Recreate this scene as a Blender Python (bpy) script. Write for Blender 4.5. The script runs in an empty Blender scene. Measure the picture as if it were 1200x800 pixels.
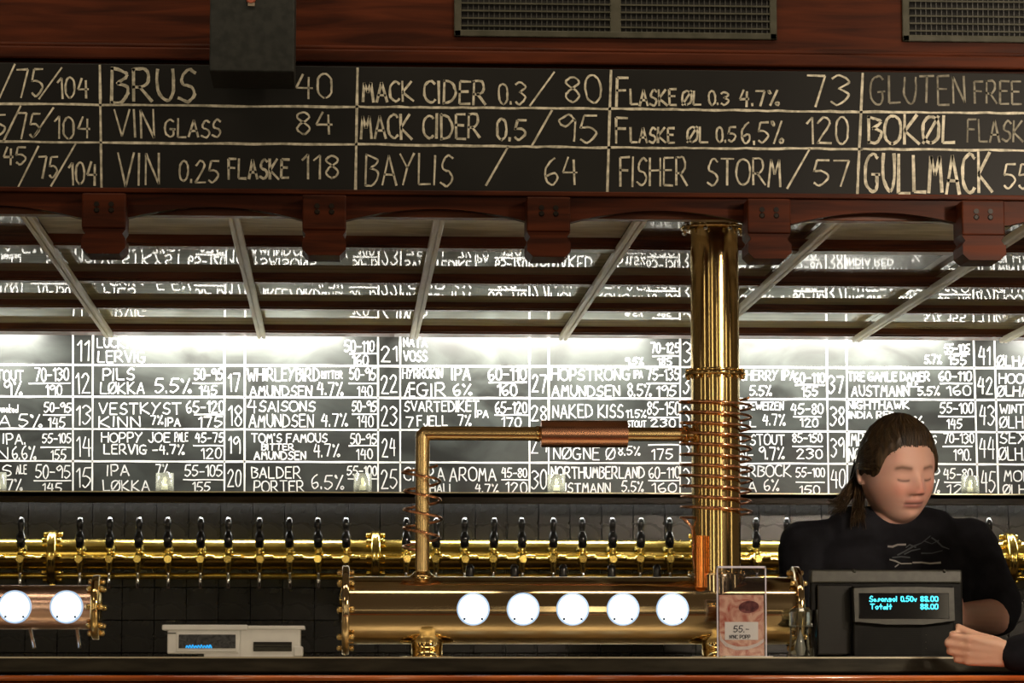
import bpy, bmesh, math, random
from mathutils import Vector, Matrix, Euler
from mathutils.bvhtree import BVHTree
R = random.Random(7)
pi = math.pi
sc = bpy.context.scene
COL = sc.collection

# ------------------------------------------------------------------ camera
EYE = 1.12
F = 3600.0
yaw = math.atan(200 / F * math.cos(math.atan(390 / F)))
pit = math.atan(390 / F)
cam = bpy.data.cameras.new('camera')
cam.sensor_width = 36
cam.lens = F * 36 / 1200
cam.clip_end = 60
co = bpy.data.objects.new('camera', cam)
COL.objects.link(co)
co.location = (0, 0, EYE)
co.rotation_euler = (pi / 2 + pit, 0, -yaw)
sc.camera = co
RM = Euler((pi / 2 + pit, 0, -yaw)).to_matrix()

# ------------------------------------------------------------------ light
w = bpy.data.worlds.new('world')
sc.world = w
w.use_nodes = True
w.node_tree.nodes['Background'].inputs[0].default_value = (1.0, 0.70, 0.42, 1)
w.node_tree.nodes['Background'].inputs[1].default_value = 0.058
sc.view_settings.view_transform = 'Standard'
sc.view_settings.look = 'None'
sc.view_settings.gamma = 1
sc.view_settings.exposure = 0.0


def area(name, loc, target, sx, sy, power, color, spread=pi):
    l = bpy.data.lights.new(name, 'AREA')
    l.shape = 'RECTANGLE'
    l.size, l.size_y = sx, sy
    l.energy = power
    l.color = color
    l.spread = spread
    o = bpy.data.objects.new(name, l)
    COL.objects.link(o)
    o.location = loc
    d = Vector(target) - Vector(loc)
    o.rotation_euler = d.to_track_quat('-Z', 'Y').to_euler()
    return o


def point(name, loc, power, color, r):
    l = bpy.data.lights.new(name, 'POINT')
    l.energy = power
    l.color = color
    l.shadow_soft_size = r
    o = bpy.data.objects.new(name, l)
    COL.objects.link(o)
    o.location = loc
    return o


# tubes hidden above the back chalkboard
TUBE_Y = 8.53
for i in range(-1, 5):
    xc = (268 - 400 + 357 * i) / 3600 * 8.6
    area('tube_light', (xc, TUBE_Y, EYE + 0.975), (xc, TUBE_Y, 0), 0.64, 0.03, 18, (1.0, 0.98, 0.92))
# warm lamps of the pub room, in front of the bar; the last two are added lights
area('room_lamp', (2.6, 2.2, EYE + 1.7), (1.2, 7.0, EYE + 0.4), 0.5, 0.5, 34, (1.0, 0.80, 0.58))
area('room_lamp', (-1.2, 3.0, EYE + 2.0), (0.2, 6.4, EYE + 0.1), 0.35, 0.35, 3, (1.0, 0.78, 0.55))
area('counter_lamp', (0.5, 5.45, EYE + 1.9), (0.5, 6.1, EYE), 3.6, 0.16, 16, (1.0, 0.82, 0.58))
area('barrel_line_light', (0.2, -1.2, EYE + .05), (0.2, 6.0, EYE + .15), 5.0, 0.12, 2.5, (1.0, 0.80, 0.52))  # added strip behind the camera, draws the level line on the barrel
area('bartender_fill', (2.3, 3.2, EYE + 1.15), (1.3, 6.9, EYE + .42), 0.18, 0.18, 4.6, (1.0, 0.83, 0.66), math.radians(38))  # added fill light that brightens the bartender's face
# tall narrow lights added to draw the upright streaks on the brass column
for x, y, wd, p in ((-3.6, 3.4, .16, 3), (-2.6, 1.2, .12, 2.5), (-1.5, -.6, .30, 6), (1.1, -1.3, .22, 4),
                    (2.5, .9, .26, 5), (3.4, 4.0, .16, 2.5), (3.9, 5.2, .12, 2), (-4.2, 5.2, .16, 2)):
    area('streak_light', (x, y, EYE + .55), (.75, 6.3, EYE + .55), wd, 2.4, p * 1.5, (1.0, 0.84, 0.58))


# ------------------------------------------------------------------ geometry helpers
def ray(px, py):
    return RM @ Vector(((px - 600) / F, (400 - py) / F, -1))


def P(px, py, Y):
    d = ray(px, py)
    t = Y / d.y
    return Vector((d.x * t, Y, EYE + d.z * t))


def Pz(px, py, z):
    d = ray(px, py)
    t = (z - EYE) / d.z
    return Vector((d.x * t, d.y * t, z))


def X(px, Y, py=600):
    return P(px, py, Y).x


def Z(py, Y, px=600):
    return P(px, py, Y).z


class MB:
    def __init__(s):
        s.v = []
        s.f = []
        s.sm = []

    def add(s, vs, fs, smooth=False):
        n = len(s.v)
        s.v += [tuple(v) for v in vs]
        s.f += [tuple(i + n for i in f) for f in fs]
        s.sm += [smooth] * len(fs)
        return s

    def box(s, x0, x1, y0, y1, z0, z1, c=0.0):
        if c <= 0:
            vs = [(x, y, z) for z in (z0, z1) for y in (y0, y1) for x in (x0, x1)]
            return s.add(vs, [(0, 2, 3, 1), (4, 5, 7, 6), (0, 1, 5, 4), (2, 6, 7, 3), (0, 4, 6, 2), (1, 3, 7, 5)])
        b = bmesh.new()
        bmesh.ops.create_cube(b, size=1)
        for v in b.verts:
            v.co = ((x0 + x1) / 2 + v.co.x * (x1 - x0), (y0 + y1) / 2 + v.co.y * (y1 - y0), (z0 + z1) / 2 + v.co.z * (z1 - z0))
        bmesh.ops.bevel(b, geom=b.edges[:], offset=c, segments=2, affect='EDGES', profile=0.5)
        b.verts.index_update()
        s.add([v.co[:] for v in b.verts], [[v.index for v in f.verts] for f in b.faces])
        b.free()
        return s

    def lathe(s, prof, origin=(0, 0, 0), axis='z', n=24, smooth=True, caps=True):
        """prof: list of (r, h) along the axis"""
        o = Vector(origin)
        vs = []
        for r, h in prof:
            for k in range(n):
                a = 2 * pi * k / n
                c, d = r * math.cos(a), r * math.sin(a)
                vs.append(o + Vector({'z': (c, d, h), 'x': (h, c, d), 'y': (d, h, c)}[axis]))
        fs = []
        for i in range(len(prof) - 1):
            for k in range(n):
                a, b = i * n + k, i * n + (k + 1) % n
                fs.append((a, b, b + n, a + n))
        s.add(vs, fs, smooth)
        if caps:
            m = len(prof) - 1
            s.add(vs[:n], [tuple(reversed(range(n)))], False)
            s.add(vs[m * n:], [tuple(range(n))], False)
        return s

    def tube(s, pts, r, n=10, smooth=True):
        pts = [Vector(p) for p in pts]
        rs = r if isinstance(r, (list, tuple)) else [r] * len(pts)
        t0 = (pts[1] - pts[0]).normalized()
        up = Vector((0, 0, 1)) if abs(t0.z) < .9 else Vector((0, 1, 0))
        u = t0.cross(up).normalized()
        vs = []
        for i, p in enumerate(pts):
            t = (pts[min(i + 1, len(pts) - 1)] - pts[max(i - 1, 0)]).normalized()
            u = (u - t * u.dot(t)).normalized()
            v = t.cross(u)
            for k in range(n):
                a = 2 * pi * k / n
                vs.append(p + (u * math.cos(a) + v * math.sin(a)) * rs[i])
        fs = []
        for i in range(len(pts) - 1):
            for k in range(n):
                a, b = i * n + k, i * n + (k + 1) % n
                fs.append((a, b, b + n, a + n))
        s.add(vs, fs, smooth)
        s.add(vs[:n], [tuple(reversed(range(n)))])
        s.add(vs[-n:], [tuple(range(n))])
        return s

    def ball(s, c, r, n=12, m=8, sc_=(1, 1, 1)):
        prof = [(max(1e-4, r * math.sin(pi * i / m)), -r * math.cos(pi * i / m)) for i in range(m + 1)]
        k = len(s.v)
        s.lathe(prof, (0, 0, 0), 'z', n, True, False)
        for i in range(k, len(s.v)):
            x, y, z = s.v[i]
            s.v[i] = (c[0] + x * sc_[0], c[1] + y * sc_[1], c[2] + z * sc_[2])
        return s

    def caps(s, p0, r0, p1, r1, n=16):
        """capsule with two radii"""
        p0, p1 = Vector(p0), Vector(p1)
        t = (p1 - p0).normalized()
        pts, rs = [], []
        for a in (85, 60, 30):
            pts.append(p0 - t * r0 * math.sin(math.radians(a))); rs.append(r0 * math.cos(math.radians(a)))
        pts += [p0, p1]; rs += [r0, r1]
        for a in (30, 60, 85):
            pts.append(p1 + t * r1 * math.sin(math.radians(a))); rs.append(r1 * math.cos(math.radians(a)))
        return s.tube(pts, rs, n)

    def prism(s, pts, y0, y1):
        """polygon in XZ extruded along Y"""
        n = len(pts)
        vs = [(p[0], y0, p[1]) for p in pts] + [(p[0], y1, p[1]) for p in pts]
        fs = [tuple(range(n)), tuple(reversed(range(n, 2 * n)))] + [(i, i + n, (i + 1) % n + n, (i + 1) % n) for i in range(n)]
        return s.add(vs, fs)

    def build(s, name, m, parent=None, fix=True):
        me = bpy.data.meshes.new(name)
        me.from_pydata(s.v, [], s.f)
        me.polygons.foreach_set('use_smooth', s.sm)
        if fix:
            b = bmesh.new()
            b.from_mesh(me)
            bmesh.ops.recalc_face_normals(b, faces=b.faces)
            b.to_mesh(me)
            b.free()
        me.update()
        if m:
            me.materials.append(m)
        o = bpy.data.objects.new(name, me)
        COL.objects.link(o)
        if parent:
            o.parent = parent
            o.matrix_parent_inverse = Matrix.Translation(parent.location).inverted()
        return o


def empty(name, loc=(0, 0, 0)):
    o = bpy.data.objects.new(name, None)
    o.empty_display_size = .05
    COL.objects.link(o)
    o.location = loc
    return o


def tag(o, label=None, cat=None, group=None, kind=None):
    if label: o['label'] = label
    if cat: o['category'] = cat
    if group: o['group'] = group
    if kind: o['kind'] = kind
    return o


def thing(name, loc, label, cat, group=None):
    return tag(empty(name, loc), label, cat, group)


def copy_tree(o, parent=None):
    c = o.copy()
    COL.objects.link(c)
    if parent:
        c.parent = parent
    for ch in o.children:
        copy_tree(ch, c)
    return c


# ------------------------------------------------------------------ materials
def mat(name, color, rough=.5, metal=0.0, spec=None, emit=None, es=0, trans=0, ior=1.5, coat=0, alpha=1):
    m = bpy.data.materials.new(name)
    m.use_nodes = True
    b = m.node_tree.nodes['Principled BSDF']
    b.inputs['Base Color'].default_value = (*color, 1)
    b.inputs['Roughness'].default_value = rough
    b.inputs['Metallic'].default_value = metal
    b.inputs['IOR'].default_value = ior
    if spec is not None: b.inputs['Specular IOR Level'].default_value = spec
    if emit:
        b.inputs['Emission Color'].default_value = (*emit, 1)
        b.inputs['Emission Strength'].default_value = es
    b.inputs['Transmission Weight'].default_value = trans
    b.inputs['Coat Weight'].default_value = coat
    b.inputs['Coat Roughness'].default_value = .03
    return m


def noisy(m, c1, c2, scale=(1, 1, 1), ns=5, detail=4, rough=None, bump=0, lo=.35, hi=.65, dist=0.0):
    nt = m.node_tree
    N, L = nt.nodes, nt.links
    b = N['Principled BSDF']
    tc = N.new('ShaderNodeTexCoord')
    mp = N.new('ShaderNodeMapping')
    mp.inputs['Scale'].default_value = scale
    no = N.new('ShaderNodeTexNoise')
    no.inputs['Scale'].default_value = ns
    no.inputs['Detail'].default_value = detail
    no.inputs['Distortion'].default_value = dist
    cr = N.new('ShaderNodeValToRGB')
    cr.color_ramp.elements[0].position = lo
    cr.color_ramp.elements[1].position = hi
    cr.color_ramp.elements[0].color = (*c1, 1)
    cr.color_ramp.elements[1].color = (*c2, 1)
    L.new(tc.outputs['Object'], mp.inputs[0])
    L.new(mp.outputs[0], no.inputs['Vector'])
    L.new(no.outputs['Fac'], cr.inputs[0])
    L.new(cr.outputs[0], b.inputs['Base Color'])
    if rough:
        mr = N.new('ShaderNodeMapRange')
        mr.inputs['To Min'].default_value, mr.inputs['To Max'].default_value = rough
        L.new(no.outputs['Fac'], mr.inputs[0])
        L.new(mr.outputs[0], b.inputs['Roughness'])
    if bump:
        bp = N.new('ShaderNodeBump')
        bp.inputs['Strength'].default_value = bump
        bp.inputs['Distance'].default_value = .002
        L.new(no.outputs['Fac'], bp.inputs['Height'])
        L.new(bp.outputs[0], b.inputs['Normal'])
    return m


WOOD = noisy(mat('mahogany', (.1, .03, .01), .42, spec=.10), (.026, .0056, .0018), (.078, .0165, .0048), (1, 6, 12), 4, 6, (.4, .6), .15, dist=.6)
WOODX = noisy(mat('mahogany_gloss', (.1, .03, .01), .25, spec=.28), (.06, .015, .006), (.19, .052, .017), (1, 8, 14), 4, 6, (.25, .42), .1, dist=.6)
RAILW = noisy(mat('rail_wood', (.3, .07, .02), .15, coat=1), (.42, .085, .018), (.75, .20, .045), (1, 8, 8), 5, 6, dist=.5)
WHITEP = noisy(mat('painted_panel', (.5, .5, .42), .28), (.55, .55, .46), (.95, .95, .86), (2, 6, 6), 3, 5, (.35, .5), .05, dist=.8)
PANEL = noisy(mat('lacquer_panel', (.3, .28, .2), .02, spec=.75), (.46, .44, .33), (.66, .63, .49), (1, 10, 10), 3, 4)
BROWNP = noisy(mat('brown_panel', (.12, .06, .03), .2, coat=.8), (.09, .045, .02), (.18, .10, .045), (1, 8, 8), 4, 5, (.12, .25), .05)
RIB = noisy(mat('rib_paint', (.62, .60, .50), .35), (.80, .77, .66), (.95, .93, .84), (8, 1, 8), 6, 3)
BOARD = noisy(mat('slate_front', (.02, .02, .018), .55, spec=.18), (.005, .005, .0052), (.012, .012, .011), (1, 1, 1), 3, 6, (.45, .65), .05)
BOARDB = noisy(mat('slate_back', (.03, .035, .03), .5), (.013, .014, .012), (.040, .045, .039), (1, 1, 1.6), 5, 7, (.34, .55), .05, dist=1.2)
CHALKF = noisy(mat('chalk', (.6, .56, .44), .9), (.34, .32, .25), (.66, .62, .50), (1, 1, 1), 90, 2)
CHALKD = noisy(mat('chalk_thin', (.3, .3, .24), .9), (.14, .13, .10), (.28, .265, .21), (1, 1, 1), 90, 2)
CHALKB = noisy(mat('chalk_white', (.85, .85, .8), .9), (.74, .74, .70), (.92, .92, .88), (1, 1, 1), 60, 2)
TILE = noisy(mat('black_tile', (.014, .013, .011), .25, spec=.3), (.006, .0056, .0046), (.013, .012, .0098), (1, 1, 1), 9, 3, (.2, .34), .05)
GROUT = mat('grout', (.075, .07, .058), .8)
BRASSY = noisy(mat('yellow_brass', (.78, .58, .14), .16, 1), (.72, .52, .11), (.85, .65, .18), (1, 1, 1), 12, 3, (.12, .22))
BRASS = noisy(mat('brass', (.80, .55, .22), .12, 1), (.78, .57, .24), (.84, .62, .28), (1, 1, 1), 3, 1)
BRONZE = noisy(mat('bronze_brass', (.72, .48, .24), .10, 1), (.62, .47, .26), (.76, .60, .36), (1, 1, 1), 3, 1)
COPPER = noisy(mat('copper', (.78, .36, .18), .2, 1), (.76, .36, .18), (.82, .42, .22), (1, 1, 1), 3, 1)
PINKC = noisy(mat('pale_copper', (.85, .55, .42), .27, 1), (.84, .56, .44), (.92, .66, .54), (1, 1, 1), 4, 1)
CHROME = mat('chrome', (.75, .75, .73), .15, 1)
BLACKP = mat('black_plastic', (.008, .008, .008), .18)
DARKP = noisy(mat('dark_plastic', (.02, .02, .018), .6, spec=.12), (.005, .005, .0045), (.009, .009, .008), (1, 1, 1), 40, 2)
GREYP = noisy(mat('grey_plastic', (.10, .10, .08), .35, spec=.35), (.034, .034, .026), (.048, .048, .037), (1, 1, 1), 60, 2)
OFFW = noisy(mat('white_plastic', (.62, .63, .60), .4), (.84, .86, .88), (.93, .95, .96), (1, 1, 1), 20, 3)
VENTG = noisy(mat('vent_paint', (.10, .10, .07), .5, spec=.2), (.040, .040, .027), (.062, .060, .044), (1, 1, 1), 30, 3)
VOID = mat('vent_dark', (.004, .004, .004), .9)
BOXM = noisy(mat('box_grey', (.035, .038, .035), .6, spec=.25), (.013, .015, .014), (.024, .026, .024), (1, 1, 1), 60, 2)
COUNTER = noisy(mat('counter_edge', (.06, .055, .04), .35, spec=.15), (.016, .015, .010), (.045, .042, .029), (1, 6, 6), 9, 5, (.3, .5))
DARKW = noisy(mat('dark_wood', (.02, .012, .008), .4, spec=.15), (.007, .0045, .003), (.016, .010, .006), (1, 6, 6), 5, 5)
LENS = mat('lens_glow', (.9, .95, 1), .3, emit=(.80, .91, 1.0), es=1.6)
RIMG = mat('lamp_ring', (.5, .6, .7), .3, emit=(.42, .62, .9), es=.75)
LEDW = mat('led_glow', (1, 1, 1), .3, emit=(1, .97, .9), es=22)
CYAN = mat('display_glow', (0, .2, .25), .5, emit=(.05, .78, 1.0), es=2.6)
GLASS = mat('glass', (.97, .98, .96), .02, trans=1, ior=1.45)
ACRYL = mat('acrylic', (.97, .97, 1.0), .03, trans=1, ior=1.3)
WAX = mat('tea_wax', (.85, .80, .62), .5)
PAPER = mat('label_paper', (.75, .74, .70), .7)
INK = mat('label_ink', (.06, .06, .07), .7)


def glass_thin(name, tint, fac):
    """panes: mostly transparent with a glossy film"""
    m = bpy.data.materials.new(name)
    m.use_nodes = True
    N, L = m.node_tree.nodes, m.node_tree.links
    N.remove(N['Principled BSDF'])
    t = N.new('ShaderNodeBsdfTransparent'); t.inputs[0].default_value = (*tint, 1)
    g = N.new('ShaderNodeBsdfGlossy'); g.inputs['Roughness'].default_value = .06
    fr = N.new('ShaderNodeFresnel'); fr.inputs[0].default_value = 1.45
    ad = N.new('ShaderNodeMath'); ad.operation = 'ADD'; ad.inputs[1].default_value = fac
    mx = N.new('ShaderNodeMixShader')
    L.new(fr.outputs[0], ad.inputs[0]); L.new(ad.outputs[0], mx.inputs[0])
    L.new(t.outputs[0], mx.inputs[1]); L.new(g.outputs[0], mx.inputs[2])
    L.new(mx.outputs[0], N['Material Output'].inputs[0])
    return m


CUPG = glass_thin('cup_glass', (.80, .82, .74), .10)
_n, _l = CUPG.node_tree.nodes, CUPG.node_tree.links
_d = _n.new('ShaderNodeBsdfTranslucent'); _d.inputs[0].default_value = (.8, .8, .7, 1)
_m = _n.new('ShaderNodeMixShader'); _m.inputs[0].default_value = .10
_s = _n['Material Output'].inputs[0].links[0].from_socket
_l.new(_s, _m.inputs[1]); _l.new(_d.outputs[0], _m.inputs[2]); _l.new(_m.outputs[0], _n['Material Output'].inputs[0])
PANE = glass_thin('clear_pane', (.90, .90, .93), .03)
GLASST = glass_thin('thin_glass', (.86, .88, .85), .05)

XL, XR = -2.3, 3.3          # how far the bar runs beyond the frame
CZ = EYE + .948             # mirror plane of the canopy panels

# ------------------------------------------------------------------ structure: floor, walls
fl = MB().box(-4, 5, -1.5, 8.8, -.06, 0)
flo = tag(fl.build('floor', noisy(mat('floor_boards', (.05, .03, .02), .4), (.03, .018, .01), (.08, .045, .025), (1, 8, 1), 3, 5)), kind='structure')

wb = tag(empty('wall_back', (0, 8.6, 0)), kind='structure')
MB().box(XL - .6, XR + .4, 8.62, 8.74, 0, 2.6).build('wall_body', GROUT, wb)
tw = 37.15 / 3600 * 8.6
x0 = X(30, 8.6, 700)
zr = [Z(y, 8.6) for y in (803, 765, 727, 689, 651)] + [Z(578, 8.6)]
tile_me = {}
for r_ in range(5):
    g = .0017
    h = zr[r_ + 1] - zr[r_] - g
    m_ = MB().box(-(tw - g) / 2, (tw - g) / 2, -.003, .020, -h / 2, h / 2, .0012)
    first = None
    for k in range(-14, 45):
        cx = x0 + (k + .5) * tw + (.004 if r_ == 4 else 0)
        if first is None:
            first = m_.build('tile', TILE)
            o = first
        else:
            o = first.copy(); COL.objects.link(o)
        o.parent = wb
        o.location = (cx, 8.6 + R.uniform(-.0005, .0005), (zr[r_] + zr[r_ + 1]) / 2)
        o.matrix_parent_inverse = Matrix.Translation((0, -8.6, 0))
        o.rotation_euler = (R.uniform(-.004, .004), 0, R.uniform(-.006, .006))

# front fascia wall over the bar
FY = 6.0
wf = tag(empty('wall_front', (0, FY, EYE + .85)), kind='structure')
zt = Z(-60, FY)
zm0, zm1 = Z(78, FY), Z(57, FY)
zb = Z(231, FY)
MB().box(XL, XR, FY, FY + .05, zb, zt).build('wood_panelling', WOOD, wf)
mo = MB()
mo.box(XL, XR, FY - .030, FY, zm0, zm0 + .026, .004)
mo.box(XL, XR, FY - .018, FY, zm0 + .026, zm1, .004)
mo.build('moulding', WOOD, wf)
MB().box(XL, XR, FY - .042, FY, zb - .004, zb + .006, .002).build('board_ledge', WOOD, wf)
# arched trim and brackets
bx = [(-140 + 0, 0)] and [-397, -138, 121.5, 380, 643, 901.5, 1152.5, 1411, 1670]
bY = FY - .09
bw = .0425
for i in range(len(bx) - 1):
    xa, xb = X(bx[i], FY, 250), X(bx[i + 1], FY, 250)
    zt_, zs, zc = zb - .004, Z(262, FY), Z(248, FY)
    pts = [(xa, zt_), (xb, zt_), (xb, zs)]
    n = 20
    for k in range(n + 1):
        t = 1 - k / n
        xx = xa + (xb - xa) * (.1 + .8 * t)
        pts.append((xx, zs + (zc - zs) * math.sin(pi * t) ** .9 if 0 < t < 1 else zs))
    pts.append((xa, zs))
    MB().prism(pts, FY - .03, FY - .005).build('arch_trim', WOOD, wf)
MB().box(XL, XR, FY + .01, FY + .045, Z(254.5, FY), zb, .002).build('inner_beam', WOODX, wf)
for i, px in enumerate(bx):
    xc = X(px, bY, 260)
    z = lambda y: Z(y, bY)
    def pr(w_, ya, yb, y0=bY, y1=FY - .001, c=.003):
        return MB().box(xc - w_, xc + w_, y0, y1, z(yb), z(ya), c)
    b = pr(bw, 230, 271)
    b.prism([(xc - bw, z(271)), (xc + bw, z(271)), (xc + bw * .84, z(277)), (xc + bw, z(283)), (xc - bw, z(283)), (xc - bw * .84, z(277))], bY + .004, FY)
    br = b.build('bracket', WOOD, wf)
    foot = MB().prism([(xc - bw, z(283)), (xc + bw, z(283)), (xc + bw, z(294)), (xc + bw * .72, z(301)), (xc - bw * .72, z(301)), (xc - bw, z(294))], bY - .006, FY)
    foot.build('bracket_foot', WOOD, br)
    fl_ = MB()
    for dx in (-.014, .014):
        fl_.lathe([(.0052, 0), (.0052, .004)], (xc + dx, bY - .002, z(243)), 'y', 10)
        fl_.lathe([(.004, 0), (.0075, .004)], (xc + dx, bY - .002, z(250)), 'y', 10)
    fl_.build('carved_drop', DARKW, br)

# ------------------------------------------------------------------ canopy ceiling: panels, beams, ribs
ce = tag(empty('ceiling', (0, 7.2, CZ)), kind='structure')
MB().box(XL, XR, 6.05, 8.46, CZ + .022, CZ + .05).build('canopy_deck', DARKW, ce)
ys = [Pz(400, y, CZ).y for y in (276, 320, 353, 381)]
beams = [(ys[0], ys[0] + .08, .020), (ys[1], ys[1] + .07, .017), (ys[2], ys[2] + .06, .015), (8.345, 8.46, .017)]
for a, b_, d in beams:
    m_ = MB().box(XL, XR, a, b_, CZ - d, CZ + .02, .003)
    m_.box(XL, XR, a + .012, b_ - .012, CZ - d - .004, CZ - d + .002, .0015)
    m_.build('beam', WOODX, ce)
rib_top = [(-440, 0), (-205, 0), (34, 0), (274, 0), (515, 0), (752, 0), (985, 0), (1222, 0), (1460, 0)]
rx = [Pz(p[0], 257, CZ - .028).x for p in rib_top]
ends = [6.05] + [v for a, b_, d in beams for v in (a, b_)]
bays = [(6.05, beams[0][0]), (beams[0][1], beams[1][0]), (beams[1][1], beams[2][0]), (beams[2][1], beams[3][0])]
xs = [XL] + rx + [XR]
for bi, (a, b_) in enumerate(bays):
    for k in range(len(xs) - 1):
        xa, xb = xs[k] + .001, xs[k + 1] - .001
        if bi == 0:
            m_ = BROWNP if k in (0, 1, 2, 6, 8) else WHITEP
        elif bi == 1 and k in (2, 7):
            m_ = BROWNP if k == 7 else PANEL
        else:
            m_ = PANEL
        o = MB().box(xa, xb, a, b_, CZ, CZ + .02).build('panel', m_, ce)
        o.rotation_euler = (0, 0, 0)
for x in rx:
    rb = MB()
    rb.box(x - .0115, x - .0015, 6.06, 8.40, CZ - .033, CZ - .018, .002)
    rb.box(x + .0015, x + .0115, 6.06, 8.40, CZ - .033, CZ - .018, .002)
    rb.box(x - .002, x + .002, 6.06, 8.395, CZ - .028, CZ - .018)
    rb.build('rib', RIB, ce)

# ------------------------------------------------------------------ stroke lettering
G = {
    'A': "00 39 60|13 53", 'B': "00 09|~09 48 57 25|~25 54 52 30 00", 'C': "~58 39 07 02 30 51", 'D': "00 09|~09 48 64 41 00",
    'E': "50 00 09 59|05 45", 'F': "00 09 59|05 45", 'G': "~58 39 07 02 30 51 54|34 64", 'H': "00 09|60 69|05 65", 'I': "00 09",
    'J': "~49 42 20 02", 'K': "00 09|59 04 60", 'L': "09 00 50", 'M': "00 19 34 59 60", 'N': "00 09 50 59",
    'O': "~30 02 07 39 67 62 30", 'P': "00 09|~09 49 56 34 04", 'R': "00 09|~09 49 56 34 04|24 60", 'S': "~58 39 17 15 44 52 30 01",
    'T': "09 69|39 30", 'U': "~09 03 30 53 59", 'V': "09 30 69", 'W': "09 20 46 60 89", 'X': "09 60|69 00", 'Y': "09 35 69|35 10",
    'Z': "09 59 00 50", 'Ø': "~30 02 07 39 67 62 30|00 69", 'Æ': "00 39 30|13 33|39 69|35 65|30 60",
    '0': "~20 02 07 29 47 42 20", '1': "07 29 20", '2': "~07 29 48 46 00|00 50", '3': "~08 29 57 25|~25 53 20 01", '4': "29 04 54|48 40",
    '5': "59 19 05|~05 35 53 20 01", '6': "~39 06 02 20 42 34 03", '7': "09 59 20", '8': "~20 02 14 47 29 07 34 42 20", '9': "~57 39 07 25 57 50",
    '%': "10 59|~08 17 18 09 08|~41 50 61 52 41", '-': "04 44", '.': "00 01", ',': "01 00", '/': "00 69", "'": "09 07", ':': "02 03|06 07",
    'a': "~43 24 02 10 32 44|44 40", 'b': "09 00|~00 34 30 00", 'd': "~43 03 10 41|49 40", 'e': "~02 33 14 02 20 41", 'i': "00 05|08 09",
    'k': "09 00|35 02 30", 'm': "00 05|~04 25 20|~24 45 50", 'o': "~20 03 25 43 20", 's': "~44 25 13 32 00", 't': "29 20|05 45", 'l': "09 00",
    'n': "00 05|~04 25 40", 'r': "00 05|~03 25 44", 'g': "~44 05 12 44|44 30 00", 'v': "05 20 45", ' ': "",
}


def glyph(c):
    out = []
    wmax = 0
    for s_ in G.get(c, G.get(c.upper(), "")).split('|'):
        if not s_:
            continue
        sm = s_[0] == '~'
        pts = [(int(q[0]), int(q[1])) for q in s_.replace('~', '').split()]
        wmax = max(wmax, max(p[0] for p in pts))
        if sm and len(pts) > 2:
            q = []
            closed = pts[0] == pts[-1]
            for i in range(len(pts) - 1):
                p0 = pts[i - 1] if i > 0 else (pts[-2] if closed else pts[0])
                p1, p2 = pts[i], pts[i + 1]
                p3 = pts[i + 2] if i + 2 < len(pts) else (pts[1] if closed else pts[-1])
                for k in range(4):
                    t = k / 4
                    q.append(tuple(.5 * ((2 * p1[j]) + (-p0[j] + p2[j]) * t + (2 * p0[j] - 5 * p1[j] + 4 * p2[j] - p3[j]) * t * t + (-p0[j] + 3 * p1[j] - 3 * p2[j] + p3[j]) * t ** 3) for j in (0, 1)))
            q.append(pts[-1])
            pts = q
        out.append(pts)
    return out, wmax


def layout(text, x0, x1, yt, yb, jit=.35, slant=0.0):
    """polylines in pixel-like units (y down)"""
    gs, adv = [], 0
    for c in text:
        if c == ' ':
            adv += 3.6
            continue
        st, wd = glyph(c)
        gs.append((adv, st, wd))
        adv += max(wd, .6) + 2.0
    adv = max(adv - 2.0, .6)
    sx, sy = (x1 - x0) / adv, (yb - yt) / 9.0
    if len(text) == 1 and text in 'I1':
        sx = min(sx, sy)
    lines = []
    for a, st, wd in gs:
        dy, rot = R.uniform(-jit, jit), R.uniform(-.05, .05)
        ss = R.uniform(.93, 1.05)
        for pts in st:
            q = []
            for (u, v) in pts:
                u2 = u + rot * (v - 4.5) + R.uniform(-.12, .12)
                v2 = 4.5 + (v - 4.5) * ss + dy + R.uniform(-.12, .12)
                q.append((x0 + (a + u2 + slant * v) * sx, yb - v2 * sy))
            lines.append(q)
    return lines


def ribbon(mb, line, w_, mapf, vary=.22):
    """flat stroke of width w_ with mitred joints"""
    pts = [Vector(p) for p in line]
    pts = [p for i, p in enumerate(pts) if i == 0 or (p - pts[i - 1]).length > .05]
    if len(pts) < 2:
        return
    d0 = (pts[1] - pts[0]).normalized(); d1 = (pts[-1] - pts[-2]).normalized()
    pts[0] = pts[0] - d0 * w_ * .35; pts[-1] = pts[-1] + d1 * w_ * .35
    vs, fs = [], []
    n = len(pts)
    for i in range(n - 1):                      # break at sharp corners: each segment its own quad when it turns a lot
        pass
    seg = []
    cur = [0]
    for i in range(1, n - 1):
        a, b = (pts[i] - pts[i - 1]).normalized(), (pts[i + 1] - pts[i]).normalized()
        cur.append(i)
        if a.dot(b) < .45:
            seg.append(cur); cur = [i]
    cur.append(n - 1); seg.append(cur)
    for sidx in seg:
        base = len(vs)
        m = len(sidx)
        for j, i in enumerate(sidx):
            a = pts[sidx[max(j - 1, 0)]]; b = pts[sidx[min(j + 1, m - 1)]]
            d = (b - a).normalized()
            nrm = Vector((-d.y, d.x))
            hw = w_ * .5 * (1 + R.uniform(-vary, vary))
            vs += [mapf(*(pts[i] + nrm * hw)), mapf(*(pts[i] - nrm * hw))]
        for j in range(m - 1):
            k = base + 2 * j
            fs.append((k, k + 1, k + 3, k + 2))
    mb.add(vs, fs)


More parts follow.
